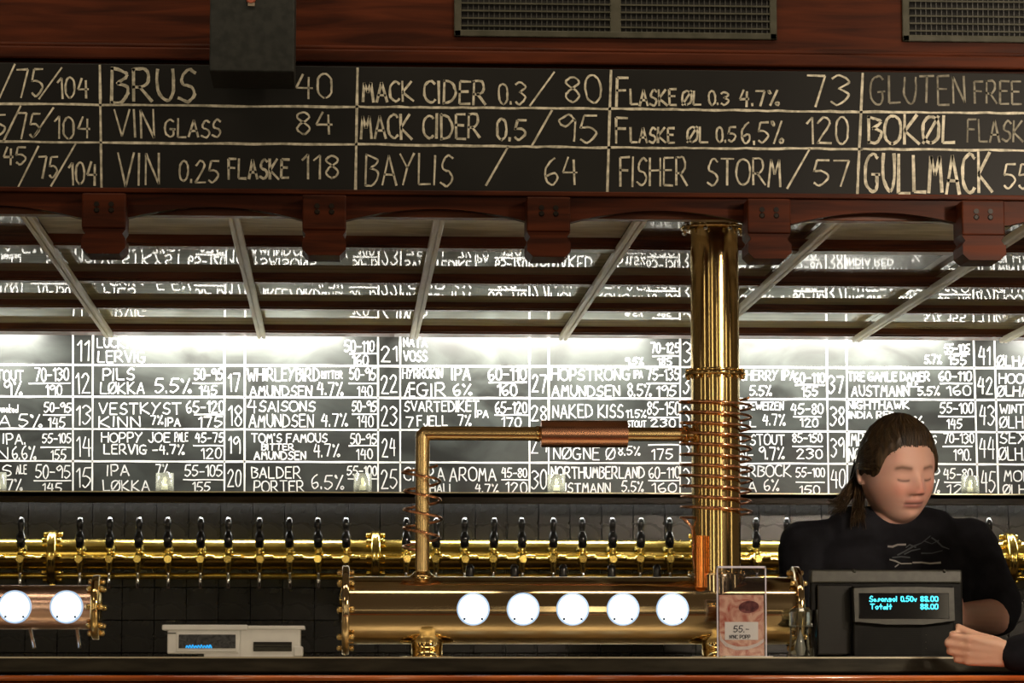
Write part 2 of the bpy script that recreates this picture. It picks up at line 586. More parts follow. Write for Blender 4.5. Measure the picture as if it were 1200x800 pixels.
# ------------------------------------------------------------------ front chalkboard
CY = FY - .028
fb = thing('chalkboard', (X(600, CY, 230), CY, Z(231, CY)), 'long black chalkboard with drinks and prices across the wood fascia above the bar', 'chalkboard')
x_l, x_r = XL + .1, XR - .1
MB().box(x_l, x_r, CY, FY - .001, Z(230, CY), Z(79.5, CY), .002).build('slate', BOARD, fb)
mf = lambda x, y: P(x, y, CY - .0008)
gr = MB()
for (a, ya, b, yb_) in ((-300, 118.5, 418, 125.5), (418, 125, 715, 127.5), (715, 127.5, 1010, 131), (1010, 131, 1400, 134), (-300, 163.5, 418, 169.5), (418, 169, 715, 173),
                        (715, 173, 1010, 174.5), (1010, 174.5, 1400, 178)):
    n = 24
    ribbon(gr, [(a + (b - a) * k / n, ya + (yb_ - ya) * k / n + R.uniform(-.5, .5)) for k in range(n + 1)], 2.8, mf)
for (a, ya, b, yb_) in ((117, 77, 119, 228), (419, 80, 416.5, 227), (716, 83, 711.5, 230), (1011, 86, 1004.5, 231)):
    ribbon(gr, [(a + (b - a) * k / 12, ya + (yb_ - ya) * k / 12 + R.uniform(-.3, .3)) for k in range(13)], 3.0, mf)
gr.build('chalk_grid', CHALKF, fb)
FT = [("/", -2, 18, 77, 116), ("75", 20, 50, 81, 114), ("/", 46, 72, 80, 116), ("104", 68, 103, 91, 115),
      ("5", -8, 6, 135, 160), ("/", 4, 24, 125, 164), ("75", 21, 46, 133, 162), ("/", 40, 62, 126, 162), ("104", 64, 105, 137, 162),
      ("45", 4, 30, 172, 192), ("/", 20, 46, 170, 219), ("75", 46, 67, 184, 209), ("/", 60, 88, 168, 219), ("104", 81, 113, 190, 216),
      ("BRUS", 131, 228, 80, 119, 3.6), ("40", 347, 388, 86, 116), ("VIN", 134, 180, 128, 161), ("GLASS", 194, 258, 140, 161), ("84", 348, 389, 132, 158),
      ("VIN", 138, 186, 179, 217), ("0.25", 211, 256, 188, 213), ("FLASKE", 268, 338, 186, 209, 2.8), ("118", 354, 396, 182, 209),
      ("MACK", 425, 484, 96, 119, 2.8), ("CIDER", 498, 569, 95, 121, 2.8), ("0.3", 585, 616, 97, 122), ("/", 621, 650, 82, 124), ("80", 663, 703, 89, 120),
      ("MACK", 423, 482, 135, 162, 2.8), ("CIDER", 497, 562, 134, 162, 2.8), ("0.5", 583, 616, 140, 164, 2.8), ("/", 623, 648, 129, 169), ("95", 655, 699, 135, 166),
      ("BAYLIS", 429, 530, 181, 217), ("/", 569, 596, 173, 217), ("64", 640, 676, 184, 217),
      ("F", 723, 735, 92, 124, 2.8), ("LASKE", 739, 792, 105, 123, 2.6), ("ØL", 800, 821, 107, 123, 2.6), ("0.3", 831, 854, 107, 123), ("4.7%", 867, 913, 106, 124), ("73", 947, 995, 89, 123),
      ("F", 722, 735, 138, 167, 2.8), ("LASKE", 739, 790, 150, 167, 2.6), ("ØL", 806, 829, 149, 167, 2.6), ("0.5", 840, 862, 149, 166), ("6.5%", 870, 918, 143, 168), ("120", 946, 993, 137, 169),
      ("FISHER", 727, 805, 185, 218), ("STORM", 829, 915, 186, 217), ("/", 923, 948, 176, 222), ("57", 954, 995, 187, 218)]
FT2 = [("GLUTEN", 1021, 1130, 89, 122), ("FREE", 1142, 1196, 95, 122), ("FLASKE", 1134, 1212, 141, 166)]
FT3 = [("BOKØL", 1018, 1119, 136, 168, 3.4), ("GULLMACK", 1015, 1162, 181, 225, 3.6), ("55", 1177, 1207, 192, 220)]
for lst, m_ in ((FT, CHALKF), (FT2, CHALKD), (FT3, CHALKF)):
    for t in lst:
        mb = MB()
        for ln in layout(*t[:5], jit=.25):
            ribbon(mb, ln, t[5] if len(t) > 5 else 2.3, mf)
        mb.build('chalk_writing', m_, fb)

# ------------------------------------------------------------------ back chalkboard
BY = 8.6
bb = thing('chalkboard', (X(600, BY, 577), BY, Z(577, BY)), 'long beer list chalkboard on the back wall, lit from above behind the taps', 'chalkboard')
MB().box(XL - .3, XR + .3, BY, 8.62, Z(583, BY), CZ + .10).build('slate', BOARDB, bb)
mfb = lambda x, y: P(x, y, BY - .0004)
gr = MB()
cols = [(85.5, 85.5), (109, 108), (263, 263), (287, 286.5), (443, 443), (469, 469), (620.5, 620.5), (643, 643), (797, 797), (821, 821), (968.5, 971),
        (992, 993), (1140.5, 1146), (1165, 1170), (-92, -94), (-68, -70), (1318, 1326), (1343, 1351)]
for a, b in cols:
    ribbon(gr, [(a + (b - a) * k / 10, 385 + 195 * k / 10) for k in range(11)], 2.0, mfb)
for y in (428.3, 465.5, 503.3, 541):
    n = 140
    dy = lambda x: x * .0035 - 1.2
    ribbon(gr, [(-700 + 2700 * k / n, y + dy(-700 + 2700 * k / n) + R.uniform(-.25, .25)) for k in range(n + 1)], 2.3, mfb)
gr.build('chalk_grid', CHALKB, bb)
cells = {
    'c0r1': [("TOUT", -4, 27, 434, 446), ("9%", 5, 26, 446, 463), ("70-130", 41, 80, 431, 446), ("_", 34, 82, 449), ("190", 54, 72, 451, 463)],
    'c0r2': [("smoked", -2, 21, 474, 483, 1.4), ("A", -1, 12, 487, 499), ("5%", 22, 49, 486, 500), ("50-95", 52, 83, 472, 483), ("_", 51, 83, 486), ("145", 57, 76, 489, 501)],
    'c0r3': [("IPA.", 4, 30, 508, 520), ("N", -4, 9, 524, 538), ("6,6%", 15, 42, 523, 538), ("55-105", 50, 83, 508, 519), ("_", 48, 83, 524), ("155", 60, 77, 527, 539)],
    'c0r4': [("IS", -4, 13, 545, 557), ("ALE", 19, 31, 545, 555, 1.6), ("7%", 8, 26, 561, 574), ("50-95", 42, 82, 545, 560), ("_", 40, 83, 563), ("145", 50, 72, 566, 577)],
    'n0': [("11", 91, 104, 399, 422), ("12", 89, 105, 437, 461), ("13", 90, 106, 475, 498), ("14", 90, 106, 511, 534), ("15", 90, 106, 548, 570)],
    'c1r0': [("LUCKY", 114, 155, 396, 407), ("LERVIG", 115, 170, 411, 424)],
    'c1r1': [("PILS", 121, 157, 432, 445), ("LØKKA", 118, 169, 448, 461), ("5,5%", 182, 224, 443, 460), ("50-95", 228, 261, 432, 445), ("_", 226, 262, 449), ("145", 234, 254, 452, 463)],
    'c1r2': [("VESTKYST", 116, 212, 472, 485), ("KINN", 116, 164, 488, 500), ("7%", 177, 191, 487, 497, 1.8), ("IPA", 194, 211, 490, 499, 1.8), ("65-120", 219, 262, 470, 483), ("_", 228, 262, 485.5), ("175", 233, 260, 488, 500)],
    'c1r3': [("HOPPY JOE", 119, 199, 507, 518), ("PALE", 205, 220, 507, 517, 1.5), ("LERVIG -4,7%", 122, 216, 521, 532, 2), ("45-75", 229, 262, 507, 518), ("_", 227, 263, 522), ("120", 236, 259, 525, 537)],
    'c1r4': [("IPA", 126, 151, 545, 557), ("7%", 183, 197, 544, 555), ("LØKKA", 121, 175, 563, 575), ("55-105", 217, 260, 545, 558), ("_", 215, 262, 562), ("155", 226, 246, 565, 576)],
    'n1': [("17", 268, 281, 438, 458), ("18", 268, 283, 475, 498), ("19", 268, 281, 511, 532), ("20", 267, 282, 550, 571)],
    'c2r0': [("50-110", 404, 438, 399, 412), ("_", 410, 441, 414), ("160", 413, 431, 416, 427)],
    'c2r1': [("WHIRLEYBIRD", 290, 374, 432, 446), ("BITTER", 377, 401, 435, 443, 1.5), ("AMUNDSEN", 293, 365, 452, 464), ("4,7%", 372, 402, 448, 463), ("50-95", 410, 440, 431, 445), ("_", 409, 442, 449), ("140", 419, 436, 452, 464)],
    'c2r2': [("4", 290, 300, 468, 484), ("SAISONS", 304, 369, 470, 482), ("AMUNDSEN", 292, 367, 486, 500), ("4,7%", 377, 407, 485, 499), ("50-95", 413, 441, 470, 482), ("_", 413, 442, 485), ("140", 419, 437, 487, 500)],
    'c2r3': [("TOM'S FAMOUS", 295, 383, 508, 518), ("BITTER", 307, 344, 520, 527, 1.8), ("AMUNDSEN", 298, 358, 529, 538, 2), ("4.7%", 368, 398, 520, 535), ("50-95", 411, 441, 508, 520), ("_", 409, 442, 522), ("140", 418, 436, 526, 538)],
    'c2r4': [("BALDER", 295, 352, 547, 560), ("PORTER", 298, 356, 563, 576), ("6,5%", 366, 403, 556, 573), ("55-100", 407, 441, 546, 557), ("_", 408, 442, 561)],
    'n2': [("21", 447, 465, 406, 423), ("22", 447, 465, 440, 460), ("23", 447, 465, 476, 498), ("24", 448, 463, 514, 534), ("25", 447, 465, 550, 572)],
    'c3r0': [("NATA", 473, 500, 396, 406), ("VOSS", 473, 500, 411, 423)],
    'c3r1': [("HYRROKIN", 472, 518, 432, 443, 1.7), ("IPA", 530, 551, 431, 445), ("ÆGIR", 474, 522, 449, 464), ("6%", 532, 553, 450, 463), ("60-110", 573, 616, 431, 445), ("_", 573, 617, 448), ("160", 583, 605, 450, 463)],
    'c3r2': [("SVARTEDIKET", 474, 561, 470, 482), ("7", 476, 484, 488, 500), ("FJELL", 489, 524, 487, 499), ("7%", 537, 552, 486, 499), ("IPA", 557, 572, 481, 489, 1.6), ("65-120", 581, 617, 471, 484), ("_", 580, 619, 486), ("170", 588, 610, 489, 500)],
    'c3r4': [("CITRA", 474, 521, 548, 563), ("AROMA", 527, 581, 548, 563), ("HALL", 504, 532, 567, 577), ("4.7%", 557, 584, 567, 577), ("45-80", 588, 617, 548, 559), ("_", 588, 619, 562), ("120", 593, 617, 565, 577)],
    'n3': [("27", 624, 640, 439, 459), ("28", 623, 640, 476, 493), ("29", 623, 640, 510, 530), ("30", 623, 640, 551, 573)],
    'c4r0': [("70-125", 763, 796, 402, 413), ("_", 765, 797, 417), ("185", 771, 787, 419, 428), ("9.5%", 733, 754, 419, 427)],
    'c4r1': [("HOPSTRONG", 646, 738, 432, 445), ("IPA", 743, 753, 434, 443, 1.4), ("75-135", 758, 796, 432, 445), ("_", 758, 797, 449), ("195", 770, 792, 452, 464), ("AMUNDSEN", 647, 726, 452, 464), ("8,5%", 736, 763, 450, 464)],
    'c4r2': [("NAKED KISS", 648, 730, 474, 489), ("11.5%", 734, 757, 480, 489, 1.7), ("85-150", 759, 796, 471, 486), ("_", 760, 797, 489), ("STOUT", 735, 757, 493, 500, 1.5), ("230", 763, 791, 491, 500)],
    'c4r3': [("NØGNE Ø", 649, 720, 524, 538), ("8,5%", 725, 750, 523, 533), ("_", 760, 795, 521), ("175", 764, 788, 526, 538)],
    'c4r4': [("NORTHUMBERLAND", 646, 755, 547, 560, 2), ("AUSTMANN", 648, 715, 566, 577), ("5.5%", 729, 754, 564, 576), ("60-110", 761, 796, 547, 560), ("_", 760, 797, 563), ("160", 764, 792, 566, 577)],
    'n4': [("31", 801, 817, 401, 424), ("32", 801, 817, 438, 461), ("33", 801, 817, 475, 498), ("34", 801, 817, 512, 535), ("35", 801, 817, 549, 572)],
    'c5r1': [("CHERRY IPA", 868, 932, 434, 445, 1.6), ("5.5%", 879, 904, 452, 463), ("60-110", 931, 966, 437, 448), ("_", 932, 966, 451), ("155", 940, 958, 453, 464)],
    'c5r2': [("HEFEWEIZEN", 862, 918, 471, 480, 1.8), ("4.7%", 894, 920, 486, 498), ("LL", 869, 886, 494, 500), ("45-80", 927, 964, 473, 485), ("_", 930, 962, 488), ("120", 938, 958, 490, 500)],
    'c5r3': [("L STOUT", 868, 919, 509, 521), ("N-", 868, 882, 527, 538), ("9.7%", 890, 919, 524, 538), ("85-150", 929, 963, 508, 518), ("_", 929, 964, 523), ("230", 934, 963, 526, 537)],
    'c5r4': [("ERBOCK", 868, 927, 545, 558), ("LA", 866, 886, 563, 576), ("6%", 896, 913, 562, 575), ("55-100", 933, 966, 548, 559), ("_", 933, 966, 565), ("150", 937, 960, 569, 579)],
    'n5': [("37", 971, 988, 441, 461), ("38", 973, 989, 476, 498), ("39", 974, 989, 513, 535), ("40", 974, 990, 550, 571)],
    'c6r0': [("55-105", 1107, 1136, 403, 413), ("_", 1108, 1136, 415), ("155", 1112, 1132, 417, 427), ("5.7%", 1084, 1103, 416, 426)],
    'c6r1': [("TRE GAMLE DAMER", 994, 1089, 436, 446, 1.9), ("ALE", 1063, 1076, 447, 453, 1.4), ("AUSTMANN", 998, 1065, 452, 464), ("5.5%", 1076, 1101, 453, 463), ("60-110", 1101, 1138, 435, 446), ("_", 1102, 1139, 449), ("160", 1110, 1137, 452, 463)],
    'c6r2': [("NIGHTHAWK", 994, 1065, 470, 479, 1.9), ("INDIA RED", 995, 1049, 482, 490, 1.7), ("%", 1072, 1082, 488, 496), ("55-100", 1102, 1140, 472, 484), ("_", 1100, 1141, 488), ("145", 1110, 1127, 491, 502)],
    'c6r3': [("IMPERIAL", 995, 1045, 508, 522), ("STOUTS", 1056, 1097, 510, 520), ("NØGNE", 995, 1030, 525, 540), ("70-130", 1106, 1141, 508, 519), ("_", 1105, 1139, 523), ("190.", 1118, 1138, 526, 539)],
    'c6r4': [("ND", 1089, 1101, 547, 556), ("45-80", 1106, 1139, 549, 561), ("_", 1107, 1138, 565), ("120", 1110, 1140, 567, 579), ("7%", 1086, 1101, 562, 577)],
    'n6': [("41", 1147, 1160, 405, 427), ("42", 1146, 1163, 442, 462), ("43", 1148, 1165, 475, 497), ("44", 1148, 1165, 513, 537), ("45", 1150, 1166, 552, 576)],
    'c7r0': [("ØLHALLEN", 1169, 1238, 417, 429)],
    'c7r1': [("HOO", 1171, 1199, 438, 449), ("ØLHALLEN", 1169, 1240, 452, 464)],
    'c7r2': [("WINTER", 1172, 1216, 474, 484), ("ØLHALLEN", 1172, 1244, 488, 501)],
    'c7r3': [("SEX", 1172, 1203, 507, 519), ("ØLHALLEN", 1171, 1243, 524, 539)],
    'c7r4': [("MOE", 1177, 1207, 551, 564), ("ØLHALLEN", 1176, 1246, 568, 579)],
}
for k_, lst in cells.items():
    for t in lst:
        mb = MB()
        if t[0] == '_':
            ribbon(mb, [(t[1] + (t[2] - t[1]) * k / 4, t[3] + R.uniform(-.3, .3)) for k in range(5)], 1.6, mfb)
            mb.build('chalk_rule', CHALKB, bb)
            continue
        for ln in layout(*t[:5], jit=.3):
            ribbon(mb, ln, t[5] * .85 if len(t) > 5 else 1.5, mfb)
        mb.build('chalk_writing', CHALKB, bb)

# ------------------------------------------------------------------ shelf under the board, with light rope
SY = 8.42
sh = thing('wall_shelf', (X(600, SY), SY + .1, Z(589, SY)), 'long dark shelf below the beer list, holding small glass candle cups', 'shelf')
zt_ = Z(577.5, SY)
MB().box(XL - .3, XR + .3, SY, 8.599, zt_ - .014, zt_, .002).box(XL - .3, XR + .3, SY, SY + .012, Z(590, SY), zt_ - .001, .002).build('shelf_board', DARKW, sh)
MB().box(XL - .3, XR + .3, SY - .004, SY + .004, zt_ - .001, zt_ + .002).build('front_lip', mat('lip_metal', (.55, .5, .35), .3, .8), sh)
lr = MB()
xx = XL
while xx < XR:
    lr.box(xx, xx + .006, 8.436, 8.442, zt_ - .021, zt_ - .0145)
    xx += .0145
tag(lr.build('light_rope', LEDW, sh), kind='stuff')


# ------------------------------------------------------------------ candle cups on the shelf
def cup(name, px, label):
    Yc = 8.47
    sx = 8.47 / 3600
    r = 10.5 * sx
    h = 23 * sx
    x = X(px, Yc, 570)
    t = thing(name, (x, Yc, zt_), label, 'candle cup', 'glass candle cups on the back shelf')
    MB().lathe([(r * .86, 0.0005), (r, .006), (r, h), (r - .0025, h), (r - .0025, .008), (.001, .006)], (x, Yc, zt_), 'z', 24, True, False).build('glass_cup', CUPG, t)
    MB().lathe([(r * .7, .009), (r * .72, .024), (.001, .024)], (x, Yc, zt_), 'z', 20).build('tea_light', WAX, t)
    fl = MB().ball((x, Yc, zt_ + .034), .005, 8, 8, (1, 1, 1.9))
    fl.build('flame', mat('flame', (1, .8, .5), .5, emit=(1, .72, .36), es=1.3), t)
    return t


cup('candle_cup', -3, 'glass candle cup cut by the left edge, left end of the back shelf')
cup('candle_cup', 193, 'small glass candle cup on the back shelf below the 7% IPA entry')
cup('candle_cup', 425, 'small glass candle cup on the back shelf just left of number 25')
cup('candle_cup', 652, 'small glass candle cup on the back shelf beside number 30, below the copper sleeve')
cup('candle_cup', 1137, 'small glass candle cup on the back shelf right of the bartender, beside number 45')

# ------------------------------------------------------------------ brass tap rail at the back
RY = 8.33
zc = Z(653, RY)
rl = thing('tap_rail', (X(600, RY), RY, zc), 'long polished yellow brass rail pipe carrying the beer taps along the back wall', 'tap rail')
MB().lathe([(.041, XL - .3), (.041, XR + .3)], (0, RY, Z(650, RY)), 'x', 64).build('pipe', BRASSY, rl)
MB().lathe([(.009, XL - .3), (.009, XR + .3)], (0, RY, Z(675.5, RY)), 'x', 16).build('rail_reflection', BRASSY, rl)  # thin tube standing in for the bright reflection along the rail's underside
MB().lathe([(.0045, XL - .3), (.0045, XR + .3)], (0, RY - .058, Z(655, RY - .058)), 'x', 12).build('thin_rod', BRASSY, rl)
for px in (-316, 62, 440, 818, 1182, 1560):
    x = X(px, RY, 650)
    fm = MB().lathe([(.048, -.012), (.072, -.011), (.073, -.002), (.070, 0), (.073, .002), (.072, .011), (.048, .012)], (x, RY, zc - .002), 'x', 48, True)
    fo = fm.build('flange', BRASSY, rl)
    for k in range(8):
        a = 2 * pi * k / 8 + pi / 2
        yb, zb_ = RY + math.cos(a) * .061, zc - .002 + math.sin(a) * .061
        MB().lathe([(.004, -.026), (.0065, -.024), (.0065, -.013), (.004, -.012), (.004, .012), (.0065, .013), (.0065, .024), (.004, .026)], (x, yb, zb_), 'x', 8).build('bolt', BRASSY, fo)
    MB().box(x - .008, x + .008, RY, 8.6, zc - .09, zc - .06, .002).build('wall_strut', BRASSY, rl)

TY = RY - .075


def make_tap():
    t = empty('beer_tap', (0, 0, 0))
    MB().lathe([(.010, -.020), (.010, .022), (.014, .024), (.014, .032)], (0, 0, 0), 'y', 16).build('shank', BRASSY, t)
    b = MB().lathe([(.0055, -.036), (.0075, -.034), (.0078, -.018), (.0095, -.012), (.0115, -.004), (.0115, .004), (.0085, .012), (.007, .020), (.0095, .028), (.006, .034)], (0, 0, 0), 'z', 16)
    b.lathe([(.0075, -.022), (.0085, -.016), (.0065, -.012)], (0, 0, 0), 'y', 12)
    b.lathe([(.0055, .006), (.0085, .010), (.0062, .015), (.0088, .020), (.0055, .026), (.0078, .031), (.004, .038)], (0, -.004, .004), 'x', 12)
    b.lathe([(.005, -.006), (.006, -.010), (.004, -.014)], (0, 0, .003), 'x', 10)
    b.ball((.010, -.002, .016), .0038, 8, 6)
    b.build('faucet', BRASSY, t)
    MB().lathe([(.0045, -.036), (.0045, -.045), (.0056, -.047), (.0056, -.078), (.0045, -.079)], (0, 0, 0), 'z', 12).build('spout', CHROME, t)
    h = MB().lathe([(.007, .028), (.0108, .034), (.0128, .048), (.0128, .062), (.0088, .070), (.0074, .076), (.0090, .084), (.0098, .096), (.0090, .104), (.006, .1085), (.001, .110)], (0, 0, 0), 'z', 20)
    h.build('handle', BLACKP, t)
    MB().lathe([(.0072, .1082), (.005, .1105), (.0008, .1116)], (0, 0, 0), 'z', 16).build('handle_glint', CHROME, t)  # chrome tip imitates the light rope's highlight on the handle
    return t


taps = [(-11, 'leftmost brass beer tap, cut by the left edge of the photo'),
        (24, 'brass beer tap with black handle, first left of the far left rail flange')]
seq1 = [93.5, 128, 162, 197, 235, 267.5, 304, 339.5, 373, 406]
nth = ['first', 'second', 'third', 'fourth', 'fifth', 'sixth', 'seventh', 'eighth', 'ninth', 'tenth']
for i, px in enumerate(seq1):
    taps.append((px, 'black-handled brass beer tap, %s right of the far left rail flange' % nth[i]))
taps += [(476, 'black-handled brass beer tap half hidden left of the thin copper pipe'), (511, 'black-handled brass beer tap just right of the thin copper pipe')]
for i, px in enumerate([544.5, 578.5, 612, 648.5, 683, 718, 750.5, 785]):
    taps.append((px, 'black-handled brass beer tap above the five lamps, %s from the left' % (['second', 'third', 'fourth', 'fifth', 'sixth', 'seventh', 'eighth', 'ninth'][i])) if False else
                (px, 'black-handled brass beer tap, %s leftwards from the big column' % nth[7 - i]))
taps += [(886.7, 'black-handled brass beer tap just right of the big brass column'), (922.5, 'black-handled brass beer tap half hidden by the bartender\'s left-hand shoulder in the photo'),
         (1159.5, 'black-handled brass beer tap to the right of the bartender')]
proto = make_tap()
for i, (px, lab) in enumerate(taps):
    o = proto if i == 0 else copy_tree(proto)
    p = P(px, 655, TY)
    o.location = (p.x, TY, p.z)
    o.rotation_euler = (R.uniform(-.03, .03), R.uniform(-.02, .02), R.uniform(-.12, .12))
    tag(o, lab, 'beer tap', 'beer taps along the brass rail')

# ------------------------------------------------------------------ bar counter
KZ = EYE + .0335
bc = thing('bar_counter', (.5, 6.3, 0), 'long dark bar counter with grey-green front edge under the towers', 'bar counter')
MB().box(XL, XR, 6.0, 6.72, KZ - .030, KZ, .003).build('worktop', COUNTER, bc)
MB().box(XL + .01, XR - .01, 6.03, 6.70, KZ - .001, KZ + .0004).build('bounce_plate', mat('bounce_metal', (.62, .56, .44), .3, .9), bc)  # unseen reflector sheet added to brighten the barrel's underside
MB().box(XL, XR, 6.05, 6.62, 0, KZ - .0305).build('body', DARKW, bc)
MB().box(XL, XR, 5.998, 6.004, KZ - .0025, KZ + .0006).build('edge_strip', mat('edge_metal', (.5, .47, .36), .35, .7), bc)
er = thing('elbow_rail', (.5, 5.88, 0), 'polished orange-brown wooden elbow rail along the front of the bar', 'rail')
zr_ = EYE - .0015
prof = []
for k in range(13):
    a = pi / 2 + pi * k / 12
    prof.append((5.795 + .0055 * math.cos(a), zr_ - .0055 + .0055 * math.sin(a)))
prof += [(5.998, zr_ - .011), (5.998, zr_)]
n = len(prof)
m_ = MB()
m_.add([(XL, y, z) for y, z in prof] + [(XR, y, z) for y, z in prof], [tuple(range(n)), tuple(reversed(range(n, 2 * n)))] + [(i, (i + 1) % n, (i + 1) % n + n, i + n) for i in range(n)], True)
m_.build('rail_board', RAILW, er)
MB().box(XL, XR, 5.83, 6.048, .1, zr_ - .0115).build('front_panel', DARKW, er)
MB().lathe([(.010, XL), (.010, XR)], (0, 5.80, zr_ - .0225), 'x', 32).build('brass_trim', BRASS, er)

# ------------------------------------------------------------------ main beer tower
WY = 6.36
S = WY / 3600


def flange_disc(mb, x, y, z, r, th, axis='x', n=48):
    return mb.lathe([(r * .3, -th), (r - .002, -th), (r, -th + .002), (r, th - .002), (r - .002, th), (r * .3, th)], (x, y, z), axis, n)


def bolts(parent, m, x, y, z, r, count, half, axis='x', size=.0065, phase=0.0):
    for k in range(count):
        a = 2 * pi * k / count + phase
        c, s_ = r * math.cos(a), r * math.sin(a)
        o = (x, y + c, z + s_) if axis == 'x' else (x + c, y + s_, z)
        prof = [(size * .5, -half - size * 1.7), (size, -half - size * 1.3), (size, -half), (size * .6, -half + .0005), (size * .6, half - .0005), (size, half), (size, half + size * 1.3), (size * .5, half + size * 1.7)]
        MB().lathe(prof, o, axis, 10).build('bolt', m, parent)


tz = Z(715, WY)
tr = 39.5 * S
xa, xb = X(405, WY, 715), X(932, WY, 715)
tw_ = thing('beer_tower', ((xa + xb) / 2, WY, KZ), 'large horizontal brass beer tower with five glowing lamps and a tall coiled column', 'beer tower')
MB().lathe([(tr, xa), (tr, xb)], (0, WY, tz), 'x', 96).build('barrel', BRONZE, tw_)
for x in (xa, xb):
    f_ = flange_disc(MB(), x, WY, tz, 52 * S, .0075).build('flange', BRONZE, tw_)
    bolts(f_, BRASS, x, WY, tz, 44 * S, 8, .0075, 'x', .0062, pi / 8 * 0)
    MB().lathe([(tr * .8, -.004), (tr * .6, -.010), (.02, -.014), (.001, -.014)] if x == xa else [(tr * .8, .004), (tr * .6, .010), (.02, .014), (.001, .014)], (x, WY, tz), 'x', 40, True, False).build('end_cap', BRONZE, tw_)
# glowing lamps


def lamp(parent, px, py, Yc, rad_px, cyl_r, zc_):
    p = P(px, py, Yc - cyl_r)
    r = rad_px * (Yc - cyl_r) / 3600
    f = Yc - cyl_r
    rim = MB().lathe([(r + .0015, .012), (r + .0015, -.006), (r, -.008), (r - .0022, -.006), (r - .0022, .0)], (p.x, f, zc_), 'y', 40, True, False)
    o = rim.build('lamp', RIMG, parent)
    g = MB().lathe([(r - .002, .010), (r - .002, -.003), (r * .7, -.006), (r * .3, -.0075), (.0005, -.008)], (p.x, f, zc_), 'y', 40, True, False)
    g.build('lens', LENS, o)
    for a in (-2.3, -.85):
        cl = MB()
        cl.box(p.x + math.cos(a) * (r - .005) - .0022, p.x + math.cos(a) * (r - .005) + .0022, f - .008, f - .004, zc_ + math.sin(a) * (r - .005) - .0022, zc_ + math.sin(a) * (r - .005) + .0022)
        cl.build('clip', BLACKP, o)


for px in (554.5, 613, 671, 730, 788):
    lamp(tw_, px, 713.5, WY, 18.3, tr, Z(713.5, WY - tr))
# tap handles of the tower on the bartender's side
for px in (551, 603.5, 605 + 55.5, 717.5, 771):
    x = X(px, WY + .07, 670)
    zz = Z(669, WY + .07)
    h = MB().lathe([(.004, -.05), (.006, -.045), (.0085, -.02), (.009, .004), (.0075, .011), (.004, .0145), (.0008, .0155)], (x, WY + .085, zz), 'z', 16)
    ho = h.build('tap_handle', BLACKP, tw_)
    MB().lathe([(.009, -.028), (.009, .02)], (x, WY + .066, zz - .045), 'y', 12).build('tap_body', BRASS, ho)
# feet
for px in (500, 840):
    x = X(px, WY, 760)
    m_ = MB()
    m_.lathe([(.033, KZ), (.033, Z(761, WY)), (.0325, Z(761, WY)), (.0325, Z(750, WY)), (.038, Z(745, WY)), (.048, Z(738, WY)), (.05, tz - tr * .5)], (x, WY - .012, 0), 'z', 64)
    fo = m_.build('foot', BRASS, tw_)
    MB().lathe([(.056, KZ + .0006), (.056, KZ + .0028), (.05, KZ + .004)], (x, WY - .0, 0), 'z', 48).build('base_plate', BRASS, fo)
# column
cx = X(838.5, WY, 500)
cr_ = 28.7 * S
ztop = CZ - .003
col_ = MB().lathe([(cr_, tz), (cr_, ztop)], (cx, WY, 0), 'z', 72).build('column', BRASS, tw_)
fz = Z(437, WY)
fo = flange_disc(MB(), cx, WY, fz, 36 * S, .004, 'z', 60)
fo.lathe([(cr_ + .002, .004), (cr_ + .0045, .006), (cr_ + .002, .010)], (cx, WY, fz), 'z', 60)
fo = fo.build('column_flange', BRASS, tw_)
bolts(fo, BRASS, cx, WY, fz, 33 * S, 16, .004, 'z', .0042)
fz = Z(266, WY)
fo = flange_disc(MB(), cx, WY, fz, 40 * S, .003, 'z', 60).build('column_flange', BRASS, tw_)
bolts(fo, CHROME, cx, WY, fz, 37 * S, 8, .003, 'z', .005, pi / 8)
# collar where the column meets the barrel
fz = Z(672, WY)
fo = MB().lathe([(cr_ + .010, tz + .02), (cr_ + .010, fz - .004), (cr_ + .0095, fz), (cr_ + .001, fz + .001)], (cx, WY, 0), 'z', 60).build('collar', BRONZE, tw_)
bolts(fo, BRASS, cx, WY, fz + .001, cr_ + .0065, 10, .001, 'z', .0026)


def coil(x, Y, ypx0, ypx1, r, rw, turns, phase, tail=None, wob=.05, mat_=COPPER):
    pts = []
    n = int(turns * 36)
    for k in range(n + 1):
        t = k / n
        a = phase + turns * 2 * pi * t
        rr = r * (1 + wob * math.sin(t * 17) * math.sin(t * 5 + 1))
        pts.append((x + rr * math.cos(a), Y + rr * math.sin(a), Z(ypx0, Y) + (Z(ypx1, Y) - Z(ypx0, Y)) * t))
    if tail:
        pts += [Vector(q) for q in tail]
    return MB().tube(pts, rw, 10)


tail = [P(806, 612, WY - .01), P(811, 618, WY - .01), P(812.5, 632, WY - .02), P(812, 650, WY - .025), P(814.5, 668, WY - .03), P(815, 684, WY - .03)]
coil(cx, WY, 464, 606, 41.5 * S, .0029, 11.5, 0.2, tail, .03).build('coil', COPPER, tw_)
# orange reflection at the column's foot, modelled as a slim metal cylinder
sx_ = X(820.5, WY - .045, 650)
MB().lathe([(7.2 * S, Z(688, WY - .05)), (7.2 * S, Z(627, WY - .05))], (sx_, WY - .049, 0), 'z', 24).build('orange_reflection', mat('reflection_orange', (1.0, .34, .08), .2, 1), tw_)
